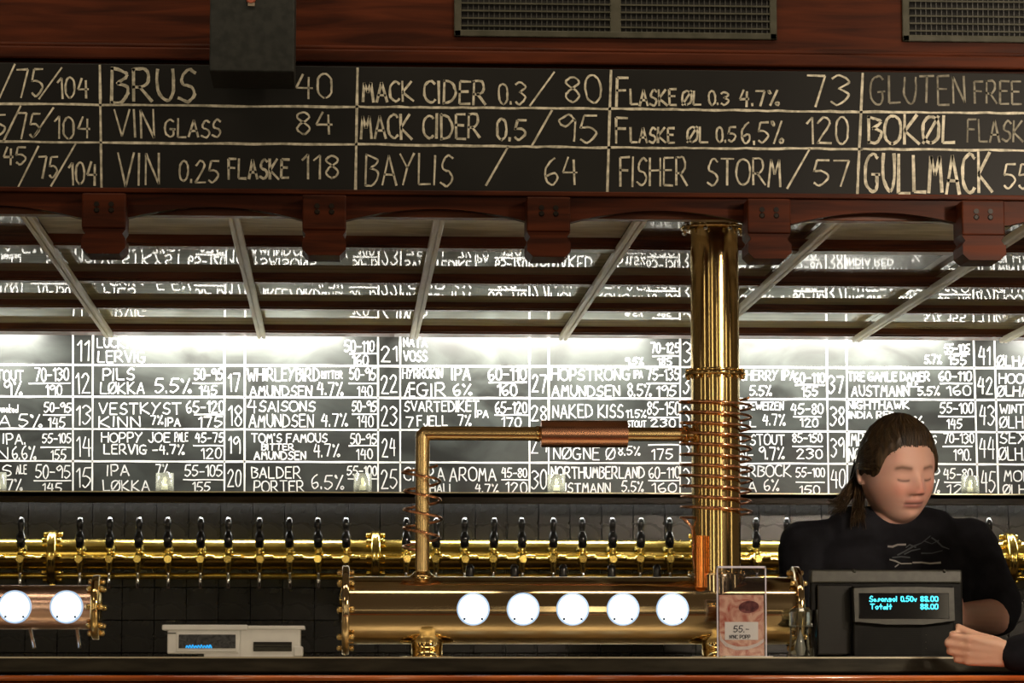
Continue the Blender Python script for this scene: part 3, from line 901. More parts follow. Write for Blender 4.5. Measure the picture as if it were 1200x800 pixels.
# riser pipe with elbow, copper sleeve
rx_ = X(495, WY, 600)
hz = Z(508, WY)
rp = 8.3 * S
e = MB()
bend = [Vector((rx_, WY, tz + tr * .9)), Vector((rx_, WY, hz - .004)), Vector((rx_ + .0012, WY, hz - .0012)), Vector((rx_ + .004, WY, hz)), Vector((cx - cr_ * .5, WY, hz))]
e.tube([bend[0], bend[0].lerp(bend[1], .5), bend[1] - Vector((0, 0, .006)), bend[1], bend[3], bend[3] + Vector((.006, 0, 0)), bend[3].lerp(bend[4], .5), bend[4]], rp, 28)
e.build('riser_pipe', noisy(mat('satin_brass', (.8, .58, .26), .27, 1), (.78, .55, .24), (.84, .62, .30), (1, 1, 1), 3, 1), tw_)
MB().lathe([(rp + .0005, -.001), (rp + .002, .0), (rp + .002, .008), (rp + .0005, .009)], (X(628, WY, 508), WY, hz), 'x', 28).build('joint_ring', BRASS, tw_)
MB().lathe([(16 * S, 0), (16 * S, X(735, WY, 508) - X(634, WY, 508))], (X(634, WY, 508), WY, hz), 'x', 48).build('copper_sleeve', noisy(mat('satin_copper', (.78, .38, .2), .26, 1), (.80, .40, .24), (.86, .46, .28), (1, 1, 1), 3, 1), tw_)
MB().lathe([(rp + .003, -.007), (rp + .005, -.005), (rp + .005, .004), (rp + .001, .007)], (X(803, WY, 508), WY, hz), 'x', 24).build('joint_ring', BRASS, tw_)
MB().lathe([(rp + .012, tz + tr - .006), (rp + .012, tz + tr + .0015), (rp + .006, tz + tr + .004), (rp + .003, tz + tr + .009), (rp, tz + tr + .010)], (rx_, WY, 0), 'z', 28).build('riser_collar', BRASS, tw_)
coil(rx_ - .001, WY, 545, 645, 21.5 * S, .0029, 4.6, .6, None, .08).build('coil', COPPER, tw_)

# ------------------------------------------------------------------ left tower
lz = Z(712, WY)
lr_ = 25.5 * S
xb = X(113, WY, 712)
lt = thing('beer_tower', (xb - .4, WY, KZ), 'pinkish copper beer tower with two glowing lamps, cut by the left edge', 'beer tower')
MB().lathe([(lr_, xb - .95), (lr_, xb)], (0, WY, lz), 'x', 72).build('barrel', PINKC, lt)
f_ = flange_disc(MB(), xb, WY, lz, 37.5 * S, .0075).build('flange', BRASS, lt)
bolts(f_, BRASS, xb, WY, lz, 30 * S, 8, .0075, 'x', .0062, 0)
MB().lathe([(lr_ * .8, .004), (lr_ * .6, .010), (.001, .012)], (xb, WY, lz), 'x', 32, True, False).build('end_cap', BRASS, lt)
f_ = flange_disc(MB(), xb - .95, WY, lz, 37.5 * S, .0075).build('flange', BRASS, lt)
for px in (17.5, 78, -43, -104):
    lamp(lt, px, 711.5, WY, 18.3, lr_, Z(711.5, WY - lr_))
for px, dx in ((35, 5), (90, 3), (-25, 5)):
    a, b = P(px, 736, WY + .03), P(px + dx, 759, WY + .015)
    MB().tube([a, b], 2.3 * S, 12).build('spout', CHROME, lt)
MB().lathe([(.036, KZ), (.036, KZ + .004), (.024, KZ + .008), (.024, lz - .02)], (xb - .62, WY, 0), 'z', 32).build('foot', BRASS, lt)
MB().lathe([(.036, KZ), (.036, KZ + .004), (.024, KZ + .008), (.024, lz - .02)], (xb - .36, WY, 0), 'z', 32).build('foot', BRASS, lt)

# ------------------------------------------------------------------ receipt printer / scale, grey-white
PY = 6.30


def bxp(mb, x0, x1, y0, y1, Ya, Yb, c=.001):
    """box given by its front face in the frame of plane Ya, running back to Yb"""
    return mb.box(X(x0, Ya, 750), X(x1, Ya, 750), Ya, Yb, Z(y1, Ya), Z(y0, Ya), c)


pr_ = thing('receipt_printer', (X(272, PY), PY + .08, KZ), 'grey-white receipt printer with a small dark window and paper slot, on the counter at left', 'printer')
b = MB()
bxp(b, 196, 281, 736, 766, PY, PY + .14, .003)
bxp(b, 281, 352, 734, 771, PY, PY + .14, .003)
bxp(b, 239, 283, 763, 771, PY + .002, PY + .13, .002)
b.build('body', OFFW, pr_)
m_ = MB(); bxp(m_, 189.5, 290, 732, 738.5, PY - .006, PY + .142, .0025); m_.build('left_lid', OFFW, pr_)
m_ = MB(); bxp(m_, 290.5, 357, 733, 737.5, PY - .004, PY + .142, .002); m_.build('right_lid', OFFW, pr_)
m_ = MB(); bxp(m_, 344, 355, 757, 769, PY - .003, PY + .1, .003); m_.build('corner_block', OFFW, pr_)
m_ = MB(); bxp(m_, 207, 278, 740.5, 763.5, PY - .003, PY + .002, .001); wf_ = m_.build('window_frame', OFFW, pr_)
m_ = MB(); bxp(m_, 209.5, 276, 743.5, 759.5, PY - .0045, PY, 0)
wo = m_.build('window', noisy(mat('lcd_window', (.03, .035, .045), .12), (.018, .022, .03), (.08, .085, .10), (1, 1, 1), 60, 5, dist=2), pr_)
m_ = MB()
for k in range(9):
    xx = 218 + k * 3.4
    ribbon(m_, [(xx, 758.6), (xx + .8, 756.2 - (k % 3) * .5), (xx + 2.1, 757.2), (xx + 2.6, 758.8)], 1.5, lambda x, y: P(x, y, PY - .0052))
m_.build('window_text', mat('lcd_blue', (.02, .3, .6), .5, emit=(.03, .42, .9), es=.8), wo)
m_ = MB(); bxp(m_, 297, 342, 752, 763, PY - .0035, PY + .004, .001); so = m_.build('paper_slot', GREYP, pr_)
m_ = MB(); bxp(m_, 298, 341, 753, 755, PY - .0042, PY, 0); bxp(m_, 298, 341, 757, 758.2, PY - .0042, PY, 0); m_.build('slot_gap', BLACKP, so)
m_ = MB(); bxp(m_, 192, 206, 741.5, 742.5, PY - .0008, PY + .01, 0); m_.build('seam', BLACKP, pr_)
m_ = MB(); bxp(m_, 232, 239, 766, 771, PY + .003, PY + .1, .001); m_.build('printer_foot', GREYP, pr_)

# ------------------------------------------------------------------ price card in acrylic holder
AY = 6.20
ac = thing('price_card_holder', (X(868, AY), AY, KZ), 'clear acrylic stand with a food photo card priced 55,- in front of the tower', 'sign')
m_ = MB()
bxp(m_, 840.5, 898.5, 662.5, 770, AY - .004, AY - .0018, 0)
bxp(m_, 840.5, 898.5, 662.5, 770, AY + .0018, AY + .004, 0)
m_.build('acrylic_pane', PANE, ac)
m_ = MB()
for a, b_, c, d in ((840.5, 841.8, 662.5, 770), (897.2, 898.6, 662.5, 770), (840.5, 898.6, 662.5, 664.8)):
    bxp(m_, a, b_, c, d, AY - .0042, AY + .0042, 0)
m_.build('pane_edge', mat('acrylic_edge', (.62, .60, .72), .15, spec=.9), ac)
m_ = MB(); bxp(m_, 850, 906, 768.5, 770.6, AY - .012, AY + .03, 0); m_.build('stand_foot', mat('foot_clear', (.75, .72, .68), .15), ac)
cardm = noisy(mat('food_print', (.6, .25, .15), .5), (.55, .09, .04), (.95, .60, .40), (1, 1, 1), 42, 4, dist=1.2, lo=.3, hi=.62)
m_ = MB(); bxp(m_, 843, 895.5, 696.5, 768, AY - .0012, AY + .0012, 0); cd = m_.build('photo_card', cardm, ac)


def blob(pts_px, Yp, name, m, parent, th=.0004):
    pts = [P(x, y, Yp) for x, y in pts_px]
    return MB().prism([(p.x, p.z) for p in pts], Yp, Yp + th).build(name, m, parent)


def ell(cx_, cy_, rx2, ry2, rot=0, n=28, a0=0, a1=2 * pi):
    out = []
    for k in range(n):
        a = a0 + (a1 - a0) * k / n
        u, v = rx2 * math.cos(a), ry2 * math.sin(a)
        out.append((cx_ + u * math.cos(rot) - v * math.sin(rot), cy_ + u * math.sin(rot) + v * math.cos(rot)))
    return out


plate = [(844, 741), (846, 748), (853, 754), (864, 757.5), (876, 757), (888, 753), (895, 748), (895, 752), (888, 757), (876, 761), (862, 761.5), (850, 757), (844, 750)]
blob(plate, AY - .0018, 'printed_plate', mat('print_white', (.78, .70, .62), .5), cd)
blob(ell(877.5, 711, 12, 7.2, -.1), AY - .0018, 'printed_dish', noisy(mat('print_dark', (.25, .05, .05), .5), (.16, .03, .03), (.38, .10, .08), (1, 1, 1), 120, 3), cd)
blob([(849.5, 728.5), (888.5, 728.5), (888.5, 749.5), (849.5, 749.5)], AY - .0020, 'price_label', PAPER, cd)
m_ = MB()
for t in (("55,-", 860, 877.5, 733, 740.5, 1.1), ("N'NC POPP", 855, 879, 744, 748, .9)):
    for ln in layout(*t[:5], jit=.1):
        ribbon(m_, ln, t[5], lambda x, y: P(x, y, AY - .0026))
m_.build('price_text', INK, cd)

# ------------------------------------------------------------------ glasses by the terminal
JY = 6.24
jx, js = X(938, JY, 750), JY / 3600
jr = thing('glass_shaker', (jx, JY, KZ), 'small clear glass shaker with a ribbed upper part, between price card and till', 'shaker')
body = [(14.5, 771), (15, 768), (12.8, 752), (12.2, 742), (12.6, 734)]
MB().lathe([(r * js, Z(y, JY) if y < 770.5 else KZ + .0006) for r, y in body] + [(.001, Z(734, JY))], (jx, JY, 0), 'z', 8, False, True).build('glass_body', GLASST, jr)
MB().lathe([(12.6 * js, Z(734, JY)), (13.2 * js, Z(732, JY)), (13.2 * js, Z(716, JY)), (11 * js, Z(712.5, JY)), (5 * js, Z(711.5, JY))], (jx, JY, 0), 'z', 14, False, True).build('ribbed_top', CUPG, jr)
m_ = MB().lathe([(4 * js, Z(768, JY)), (7 * js, Z(760, JY)), (3 * js, Z(745, JY)), (.0004, Z(737, JY))], (jx, JY, 0), 'z', 10)
m_.build('inner_insert', mat('shaker_insert', (.22, .22, .20), .2, spec=.8), jr)
gx = X(948, JY + .09, 750)
gl = thing('drinking_glass', (gx, JY + .09, KZ), 'plain clear tumbler half hidden behind the glass shaker', 'glass')
gp = [(9.5, None), (10.8, 714)]
MB().lathe([(9.0 * js, KZ + .0006), (10.6 * js, Z(714, JY + .09)), (10.0 * js, Z(714, JY + .09)), (8.3 * js, KZ + .006), (.0008, KZ + .006)], (gx, JY + .09, 0), 'z', 28, True, False).build('glass_wall', GLASST, gl)
MB().lathe([(9.0 * js, KZ + .0003), (9.1 * js, KZ + .004)], (gx, JY + .09, 0), 'z', 28).build('glass_base', GLASST, gl)

# ------------------------------------------------------------------ till (point of sale terminal), seen from behind
QY = 6.42
ti = thing('till_terminal', (X(1040, QY), QY + .1, KZ), 'dark touch-screen till seen from behind with a cyan customer display', 'till')
m_ = MB()
bxp(m_, 950, 1129, 666, 768, QY + .06, QY + .085, .004)
m_.build('screen_housing', DARKP, ti)
m_ = MB(); bxp(m_, 951, 1128, 667, 682, QY + .052, QY + .062, .003); m_.build('top_strip', GREYP, ti)
m_ = MB(); bxp(m_, 958, 1000, 684, 767, QY + .05, QY + .06, .003); m_.build('side_panel', BLACKP, ti)
m_ = MB(); bxp(m_, 1000, 1119, 686, 770.5, QY + .02, QY + .062, .004); m_.build('back_cover', DARKP, ti)
m_ = MB()
fr_ = [(1000.5, 689), (1040, 687.5), (1080, 687.5), (1118, 688.5), (1119, 727), (1085, 731.5), (1040, 731.5), (1002, 728)]
pp = [P(x, y, QY) for x, y in fr_]
m_.prism([(p.x, p.z) for p in pp], QY, QY + .024)
do = m_.build('display_frame', GREYP, ti)
m_ = MB(); bxp(m_, 1007, 1113, 694, 724.5, QY - .002, QY + .004, .001); m_.build('display_glass', mat('display_black', (.004, .004, .005), .08), do)
m_ = MB()
for t in (("Sesongol", 1019, 1051, 698.5, 704.5), ("0.50v", 1056, 1074, 698.5, 704.5), ("88.00", 1079, 1099, 698.5, 704.5), ("Totalt", 1020, 1045, 707.5, 713.5), ("88.00", 1079, 1099, 707.5, 713.5)):
    for ln in layout(*t[:5], jit=.05):
        ribbon(m_, ln, 1.05, lambda x, y: P(x, y, QY - .0028))
m_.build('display_text', CYAN, do)
m_ = MB()
for k in range(13):
    bxp(m_, 1004, 1080, 736 + k * 2.5, 737.2 + k * 2.5, QY + .0185, QY + .022, 0)
tag(m_.build('vent_ribs', mat('rib_plastic', (.006, .006, .005), .6, spec=.1), ti), kind='stuff')
m_ = MB()
for y in (743.5, 752, 759.5):
    m_.ball(P(1085, y, QY + .018), .0012, 8, 6)
m_.build('screws', CHROME, ti)
m_ = MB(); bxp(m_, 993, 1125, 768, 771, QY + .0, QY + .2, 0); m_.build('till_base', BLACKP, ti)
m_ = MB()
for px in (1001, 1107):
    m_.ball(P(px, 669, QY + .052), .004, 10, 6)
m_.build('hinge_knobs', GREYP, ti)

# ------------------------------------------------------------------ vents in the fascia
def vent(px0, px1, divs, label):
    v = thing('vent_grille', (X((px0 + px1) / 2, FY, 20), FY, Z(46, FY)), label, 'vent')
    zt_v = Z(-45, FY)
    zb_v = Z(44, FY)
    x0v, x1v = X(px0, FY, 40), X(px1, FY, 40)
    Yf = FY - .008
    MB().box(x0v + .004, x1v - .004, FY - .0005, FY + .0005, zb_v + .004, zt_v - .004).build('backing', VOID, v)
    fw = .0145
    m = MB()
    m.box(x0v, x0v + fw, Yf, FY, zb_v, zt_v, .002)
    m.box(x1v - fw, x1v, Yf, FY, zb_v, zt_v, .002)
    m.box(x0v, x1v, Yf, FY, zb_v, zb_v + .0135, .002)
    m.box(x0v, x1v, Yf, FY, zt_v - .0135, zt_v, .002)
    m.build('frame', VENTG, v)
    for d in divs:
        xd = X(d, FY, 20)
        MB().box(xd - .011, xd + .011, Yf + .001, FY, zb_v, zt_v, .002).build('divider', VENTG, v)
    z = zb_v + .0135 + .007
    while z < zt_v - .014:
        MB().box(x0v + fw * .8, x1v - fw * .8, Yf + .002, FY - .001, z, z + .0032).build('slat', VENTG, v)
        z += .0152
    x = x0v + fw + .012
    mm = MB()
    while x < x1v - fw:
        mm.box(x, x + .0022, FY - .0028, FY - .0006, zb_v + .01, zt_v - .01)
        x += .0105
    tag(mm.build('cross_bars', mat('cross_bar', (.016, .016, .012), .5), v), kind='stuff')


vent(532, 910, (721,), 'wide dark olive metal vent grille with centre divider, in the wood above the board')
vent(1057, 1440, (1248,), 'dark olive metal vent grille cut by the top right corner of the photo')

# ------------------------------------------------------------------ dark box in front of the board
DY = 5.72
sp = thing('speaker', (X(295, DY, 80), DY + .08, Z(88, DY)), 'dark grey box hanging in front of the upper left chalkboard', 'speaker')
MB().box(X(245.5, DY, 60), X(345, DY, 60), DY, DY + .17, Z(87.5, DY), Z(-60, DY), .003).build('cabinet', BOXM, sp)
m_ = MB(); m_.lathe([(.007, -.004), (.009, -.002), (.009, .001)], (X(294, DY, 4), DY, Z(3, DY)), 'y', 14); m_.build('knob', mat('red_knob', (.35, .09, .05), .4), sp)
m_ = MB(); m_.box(X(290.5, DY, 9), X(298.5, DY, 9), DY - .003, DY + .001, Z(11, DY), Z(7, DY)); m_.build('small_plate', mat('plate_grey', (.25, .2, .15), .4), sp)
MB().lathe([(.012, Z(-60, DY) - .003), (.012, Z(-60, DY) + .5)], (X(295, DY, 0), DY + .085, 0), 'z', 12).build('drop_pole', BOXM, sp)


# ================================================================== people
def sm(a, b, x):
    t = max(0, min(1, (x - a) / (b - a)))
    return t * t * (3 - 2 * t)


def gs(x, s_):
    return math.exp(-x * x / (2 * s_ * s_))


A_, B_, C_ = .081, .096, .121


def head_pt(az, el):
    d = Vector((math.sin(az) * math.cos(el), -math.cos(az) * math.cos(el), math.sin(el)))
    x, y, z = d.x * A_, d.y * B_, d.z * C_
    if z < 0:
        t = -z / C_
        x *= 1 + .16 * t - .22 * t * t
        if y < 0:
            y *= 1 + .05 * t + .36 * t ** 3
        else:
            y *= 1 - .42 * t
    else:
        x *= 1 + .03 * math.sin(pi * z / C_)
    if z < 0:
        z *= 1 + .07 * (z / C_) ** 2
    fr = sm(.0, -.05, y)
    ax = abs(x)
    dy = 0
    dy += .0045 * gs(z - .026, .010) * gs(ax - .030, .020)            # brow
    dy -= .0095 * gs(z - .004, .012) * gs(ax - .031, .013)            # sockets
    dy += .0060 * gs(z - .001, .0075) * gs(ax - .031, .0115)          # closed lids
    dy -= .0022 * gs(z + .0085, .0022) * gs(ax - .031, .012)          # lash crease
    dy += .0040 * gs(x, .009) * sm(.03, .0, z) * sm(-.03, -.01, z)    # bridge
    ridge = sm(.022, -.026, z) * sm(-.043, -.030, z)
    dy += .0200 * ridge * gs(x, .0095)                                # nose
    dy += .0090 * gs(z + .031, .0075) * gs(ax - .013, .0065)          # wings
    dy -= .0050 * gs(z + .041, .004) * gs(ax - .007, .004)            # nostrils
    dy += .0070 * gs(z + .032, .020) * gs(ax - .044, .018)            # cheeks
    dy += .0045 * gs(z + .060, .012) * gs(x, .022)                    # muzzle
    dy += .0018 * gs(z + .0560, .0028) * gs(x, .017)                  # upper lip
    dy += .0026 * gs(z + .0655, .0034) * gs(x, .015)                  # lower lip
    dy -= .0042 * gs(z + .0608, .0020) * gs(x, .020)                  # mouth line
    dy -= .0035 * gs(z + .077, .0045) * gs(x, .016)                   # under lip
    dy += .0075 * gs(z + .094, .011) * gs(x, .019)                    # chin
    y -= dy * fr
    return Vector((x, y, z))


def head_mesh(M, n=150, m=130):
    mb = MB()
    vs, fs = [], []
    for i in range(m + 1):
        el = -pi / 2 + pi * i / m
        for k in range(n):
            vs.append(M @ head_pt(2 * pi * k / n, el * .9999))
    for i in range(m):
        for k in range(n):
            a, b = i * n + k, i * n + (k + 1) % n
            fs.append((a, b, b + n, a + n))
    mb.add(vs, fs, True)
    for s_ in (-1, 1):                                                 # ears
        for k in range(9):
            a0, a1 = math.radians(-110 + k * 26), math.radians(-110 + (k + 1) * 26)
            f = lambda a: M @ Vector((s_ * (A_ - .001 + .006 * abs(math.cos(a * .5))), .012 + .014 * math.cos(a), -.008 + .027 * math.sin(a)))
            mb.caps(f(a0), .0042, f(a1), .0042, 8)
        mb.caps(M @ Vector((s_ * (A_ - .006), .010, .008)), .008, M @ Vector((s_ * (A_ - .006), .006, -.022)), .006, 8)
    return mb


def remesh(mb, voxel, smooth_it=4, fac=.5):
    me = bpy.data.meshes.new('tmp')
    me.from_pydata(mb.v, [], mb.f)
    b = bmesh.new(); b.from_mesh(me); bmesh.ops.remove_doubles(b, verts=b.verts, dist=1e-5)
    bmesh.ops.recalc_face_normals(b, faces=b.faces); b.to_mesh(me); b.free()
    o = bpy.data.objects.new('tmp', me)
    COL.objects.link(o)
    md = o.modifiers.new('r', 'REMESH')
    md.mode = 'VOXEL'
    md.voxel_size = voxel
    md.use_smooth_shade = True
    if smooth_it:
        ms = o.modifiers.new('s', 'SMOOTH')
        ms.iterations = smooth_it
        ms.factor = fac
    dg = bpy.context.evaluated_depsgraph_get()
    res = bpy.data.meshes.new_from_object(o.evaluated_get(dg))
    bpy.data.objects.remove(o)
    return res


def link_mesh(name, me, m, parent):
    me.name = name
    me.materials.clear()
    me.materials.append(m)
    me.polygons.foreach_set('use_smooth', [True] * len(me.polygons))
    o = bpy.data.objects.new(name, me)
    COL.objects.link(o)
    o.parent = parent
    o.matrix_parent_inverse = Matrix.Translation(parent.location).inverted()
    return o


def skin_mat(name, base):
    m = mat(name, base, .5, spec=.35)
    N, L = m.node_tree.nodes, m.node_tree.links
    at = N.new('ShaderNodeAttribute'); at.attribute_name = 'tint'
    L.new(at.outputs['Color'], N['Principled BSDF'].inputs['Base Color'])
    N['Principled BSDF'].inputs['Subsurface Weight'].default_value = .12
    N['Principled BSDF'].inputs['Subsurface Radius'].default_value = (.01, .004, .002)
    return m


def tint(me, M, base, brows=True):
    Mi = M.inverted()
    ctr = M.translation
    ca = me.color_attributes.new('tint', 'FLOAT_COLOR', 'POINT')
    base = Vector(base)
    red, lip, brow = Vector((.62, .20, .15)), Vector((.36, .11, .10)), Vector((.10, .05, .03))
    lash = Vector((.05, .03, .025))
    data = []
    for v in me.vertices:
        near = (v.co - ctr).length < .16
        p = Mi @ v.co if near else v.co
        c = base.copy()
        if near and p.y < -.03 and abs(p.x) < .09 and -.12 < p.z < .12:
            ax = abs(p.x)
            k = .45 * gs(ax - .040, .014) * gs(p.z + .028, .014) + .55 * gs(p.x, .012) * gs(p.z + .026, .014)
            c = c.lerp(red, min(.7, k))
            k = gs(p.x, .016) ** .6 * (gs(p.z + .0555, .0034) + gs(p.z + .066, .0042))
            c = c.lerp(lip, min(.65, k) * (1 if ax < .025 else 0))
            if brows:
                zb_ = .0215 + .10 * (ax - .02) if ax < .036 else .0231 - .35 * (ax - .036)
                k = gs(p.z - zb_, .0032) * sm(.011, .017, ax) * sm(.053, .045, ax)
                c = c.lerp(brow, .75 * min(1, k))
            c = c.lerp(lash, .8 * gs(p.z + .0608, .0018) * sm(.026, .020, ax))
            zl = -.0085 + 3.2 * (ax - .031) ** 2 * 5
            k = gs(p.z - zl, .0019) * sm(.017, .021, ax) * sm(.046, .041, ax)
            c = c.lerp(lash, .85 * min(1, k))
        data += [c.x, c.y, c.z, 1]
    ca.data.foreach_set('color', data)


def finger(mb, base, d, curlax, lens, rads, curls):
    """chain of three phalanges; d turns about curlax"""
    p = Vector(base); d = Vector(d).normalized()
    for L_, (r0, r1), c in zip(lens, rads, curls):
        d = Matrix.Rotation(c, 3, curlax) @ d
        q = p + d * L_
        mb.caps(p, r0, q, r1, 10)
        p = q
    return p


def hand(mb, wrist, d, side, nrm, curls, spread=.05, thumb=.6, scale=1.0, tcurl=-.3):
    """d: along the hand, side: towards the thumb, nrm: out of the palm (fingers curl towards it)"""
    d, side, nrm = Vector(d).normalized(), Vector(side).normalized(), Vector(nrm).normalized()
    ax = d.cross(nrm)
    w = Vector(wrist)
    s_ = scale
    for off, r in ((.026, .0125), (.009, .0135), (-.008, .013), (-.024, .0115)):
        mb.caps(w + side * off * .6 * s_, .016 * s_, w + d * .082 * s_ + side * off * s_, r * s_, 10)
    specs = [(.027, .0805, (.040, .024, .020), .0092), (.009, .085, (.044, .028, .021), .0094), (-.009, .082, (.041, .026, .020), .0090), (-.026, .075, (.032, .020, .018), .0080)]
    tips = []
    for i, (off, ln, ls, r) in enumerate(specs):
        dd = (d + side * spread * (1.5 - i)).normalized()
        r *= s_
        tips.append(finger(mb, w + d * ln * s_ + side * off * s_, dd, ax, [l * s_ for l in ls], [(r, r * .95), (r * .95, r * .88), (r * .88, r * .72)], curls[i]))
    tb = w + d * .018 * s_ + side * .022 * s_ + nrm * .008 * s_
    td = (d * .75 + side * thumb + nrm * .35).normalized()
    tp = finger(mb, tb, td, side.cross(d) * 1.0, [.042 * s_, .030 * s_, .024 * s_], [(.014 * s_, .0115 * s_), (.0112 * s_, .0102 * s_), (.0102 * s_, .0078 * s_)], (0, tcurl * .5, tcurl))
    return tips, tp


def person_shirt_mat(name, c):
    return noisy(mat(name, c, .9, spec=.08), tuple(v * .7 for v in c), tuple(v * 1.3 for v in c), (1, 1, 1), 25, 5, bump=.3)


# ---- bartender
BYP = 6.98
pc = P(1051, 549, BYP)
HM = Matrix.Translation(pc) @ Matrix.Rotation(math.radians(19), 4, 'Z') @ Matrix.Rotation(math.radians(-3), 4, 'Y') @ Matrix.Rotation(math.radians(16), 4, 'X')
bt = thing('person', (pc.x, BYP + .05, 0), 'bartender with dark tied-back hair in a black t-shirt looking down at the till', 'person')
q = lambda px, py, Y=BYP: P(px, py, Y)
body = head_mesh(HM)
neck0, neck1 = q(1046, 575, BYP + .045), q(1046, 635, BYP + .06)
body.caps(neck0, .056, neck1, .062, 24)
body.caps(q(1044, 594, BYP + .014), .044, q(1046, 612, BYP + .04), .056, 20)      # soft under-chin
body.caps(q(1054, 594, BYP + .014), .044, q(1050, 612, BYP + .04), .056, 20)
hipz = .95
chest = q(1048, 700, BYP + .06)
for dx in (-.08, 0, .08):
    body.caps(chest + Vector((dx, 0, .04)), .105, Vector((chest.x + dx, chest.y + .02, hipz)), .125, 20)
Lsh, Rsh = q(945, 642, BYP + .06), q(1136, 640, BYP + .06)
body.caps(Lsh, .055, neck1 + Vector((-.03, 0, -.02)), .05)
body.caps(Rsh, .055, neck1 + Vector((.03, 0, -.02)), .05)
Lel, Rel = q(948, 748, BYP + .02), q(1168, 722, BYP - .02)
Lwr, Rwr = q(1008, 742, BYP - .28), q(1118, 722, BYP - .26)
for sh_, el_, wr_ in ((Lsh, Lel, Lwr), (Rsh, Rel, Rwr)):
    body.caps(sh_, .052, el_, .044, 18)
    body.caps(el_, .043, wr_, .027, 18)
# right-of-photo hand: index finger up at the top of the screen
tipt = q(1086, 664, BYP - .40)
hw = Rwr
hd = (tipt + Vector((.02, .02, -.10)) - hw).normalized()
hand(body, hw, (-.35, -.55, .75), (-.85, .1, -.4), (-.3, -.8, -.45), [(.15, .1, .1), (.5, .6, .4), (.6, .7, .5), (.7, .7, .5)], scale=.93)
hand(body, Lwr, (.25, -.8, .35), (.8, .2, .3), (.1, -.4, -.9), [(.25, .3, .2)] * 4, scale=.93)
me = remesh(body, .0028, 3, .4)
SK = (.52, .30, .235)
tint(me, HM, SK)
link_mesh('body', me, skin_mat('skin', SK), bt)

# shirt
shm = MB()
for dx in (-.085, 0, .085):
    shm.caps(chest + Vector((dx, -.005, .055)), .118, Vector((chest.x + dx, chest.y, hipz - .05)), .148, 24)
for dx in (-.07, .07):
    shm.caps(chest + Vector((dx, -.035, -.0)), .098, chest + Vector((dx * 1.1, -.04, -.1)), .11, 20)
shm.caps(Lsh + Vector((.005, 0, 0)), .067, neck1 + Vector((-.045, 0, -.005)), .056, 20)
shm.caps(Rsh + Vector((-.005, 0, 0)), .067, neck1 + Vector((.045, 0, -.005)), .056, 20)
shm.caps(neck1 + Vector((0, 0, -.02)), .078, neck1 + Vector((0, -.002, .022)), .072, 24)
shm.caps(q(1000, 628, BYP + .045), .07, q(1090, 628, BYP + .045), .07, 20)
for sh_, el_, wr_ in ((Lsh, Lel, Lwr), (Rsh, Rel, Rwr)):
    shm.caps(sh_, .067, sh_.lerp(el_, .88), .067, 20)
me = remesh(shm, .006, 6, .5)
SHIRT = person_shirt_mat('black_cotton', (.0095, .0095, .012))
shirt = link_mesh('t_shirt', me, SHIRT, bt)
# soft folds
nrms = [v.normal.copy() for v in me.vertices]
for v, nv in zip(me.vertices, nrms):
    c = v.co
    f = math.sin(c.x * 38 + c.z * 22 + math.sin(c.z * 30) * 1.2) * .0022 + math.sin(c.z * 46 - c.x * 25) * .0014
    v.co += nv * f
me.update()
tr_ = MB()
for s_ in (-1, 1):
    tr_.caps((chest.x + s_ * .09, chest.y + .03, hipz - .02), .125, (chest.x + s_ * .10, chest.y + .01, .50), .085, 20)
    tr_.caps((chest.x + s_ * .10, chest.y + .01, .50), .085, (chest.x + s_ * .11, chest.y + .03, .12), .065, 20)
link_mesh('trousers', remesh(tr_, .012, 3), person_shirt_mat('black_trousers', (.012, .012, .014)), bt)
sh_m = MB()
for s_ in (-1, 1):
    a = Vector((chest.x + s_ * .11, chest.y + .05, .05))
    sh_m.caps(a, .048, a + Vector((0, -.17, -.008)), .042, 14)
link_mesh('shoes', remesh(sh_m, .008, 2), BLACKP, bt)
# faint print on the shirt, laid on the cloth
bvh = BVHTree.FromPolygons([v.co[:] for v in me.vertices], [p.vertices[:] for p in me.polygons])


def on_shirt(x, y):
    d = ray(x, y).normalized()
    hit = bvh.ray_cast(Vector((0, 0, EYE)), d)
    return (hit[0] - d * .0022) if hit[0] else P(x, y, BYP - .1)


PFAINT = mat('print_faint', (.045, .05, .055), .8)
PPALE = mat('print_pale', (.30, .29, .26), .8)
for ln, w_ in (([(1041, 640), (1046, 640.3), (1052, 638), (1061, 637.8)], 2.2), ([(1043, 655.5), (1049, 657), (1056, 660.2), (1068, 660)], 1.6),
               ([(1070, 659), (1080, 658.8), (1090, 660), (1102, 659)], 1.9), ([(1049, 664), (1053, 661)], 1.2)):
    m_ = MB()
    ribbon(m_, ln, w_, on_shirt)
    m_.build('shirt_print', PPALE, shirt, fix=False)
for ln in ([(1052, 650), (1060, 646), (1070, 640), (1080, 636), (1090, 628)], [(1046, 653), (1056, 652), (1066, 653)], [(1060, 649), (1068, 645), (1078, 643)], [(1092, 630), (1098, 634), (1104, 640), (1112, 643)],
           [(1062, 641), (1066, 638), (1073, 641)], [(1080, 648), (1092, 648), (1104, 645)], [(1084, 634), (1092, 637), (1100, 633)]):
    m_ = MB()
    ribbon(m_, ln, 1.5, on_shirt, .5)
    m_.build('shirt_print', PFAINT, shirt, fix=False)

# hair: cap over the skull plus the tail
HAIR = noisy(mat('brown_hair', (.03, .017, .008), .62, spec=.25), (.013, .008, .0045), (.055, .033, .015), (60, 8, 8), 3, 3, (.35, .55), .4)


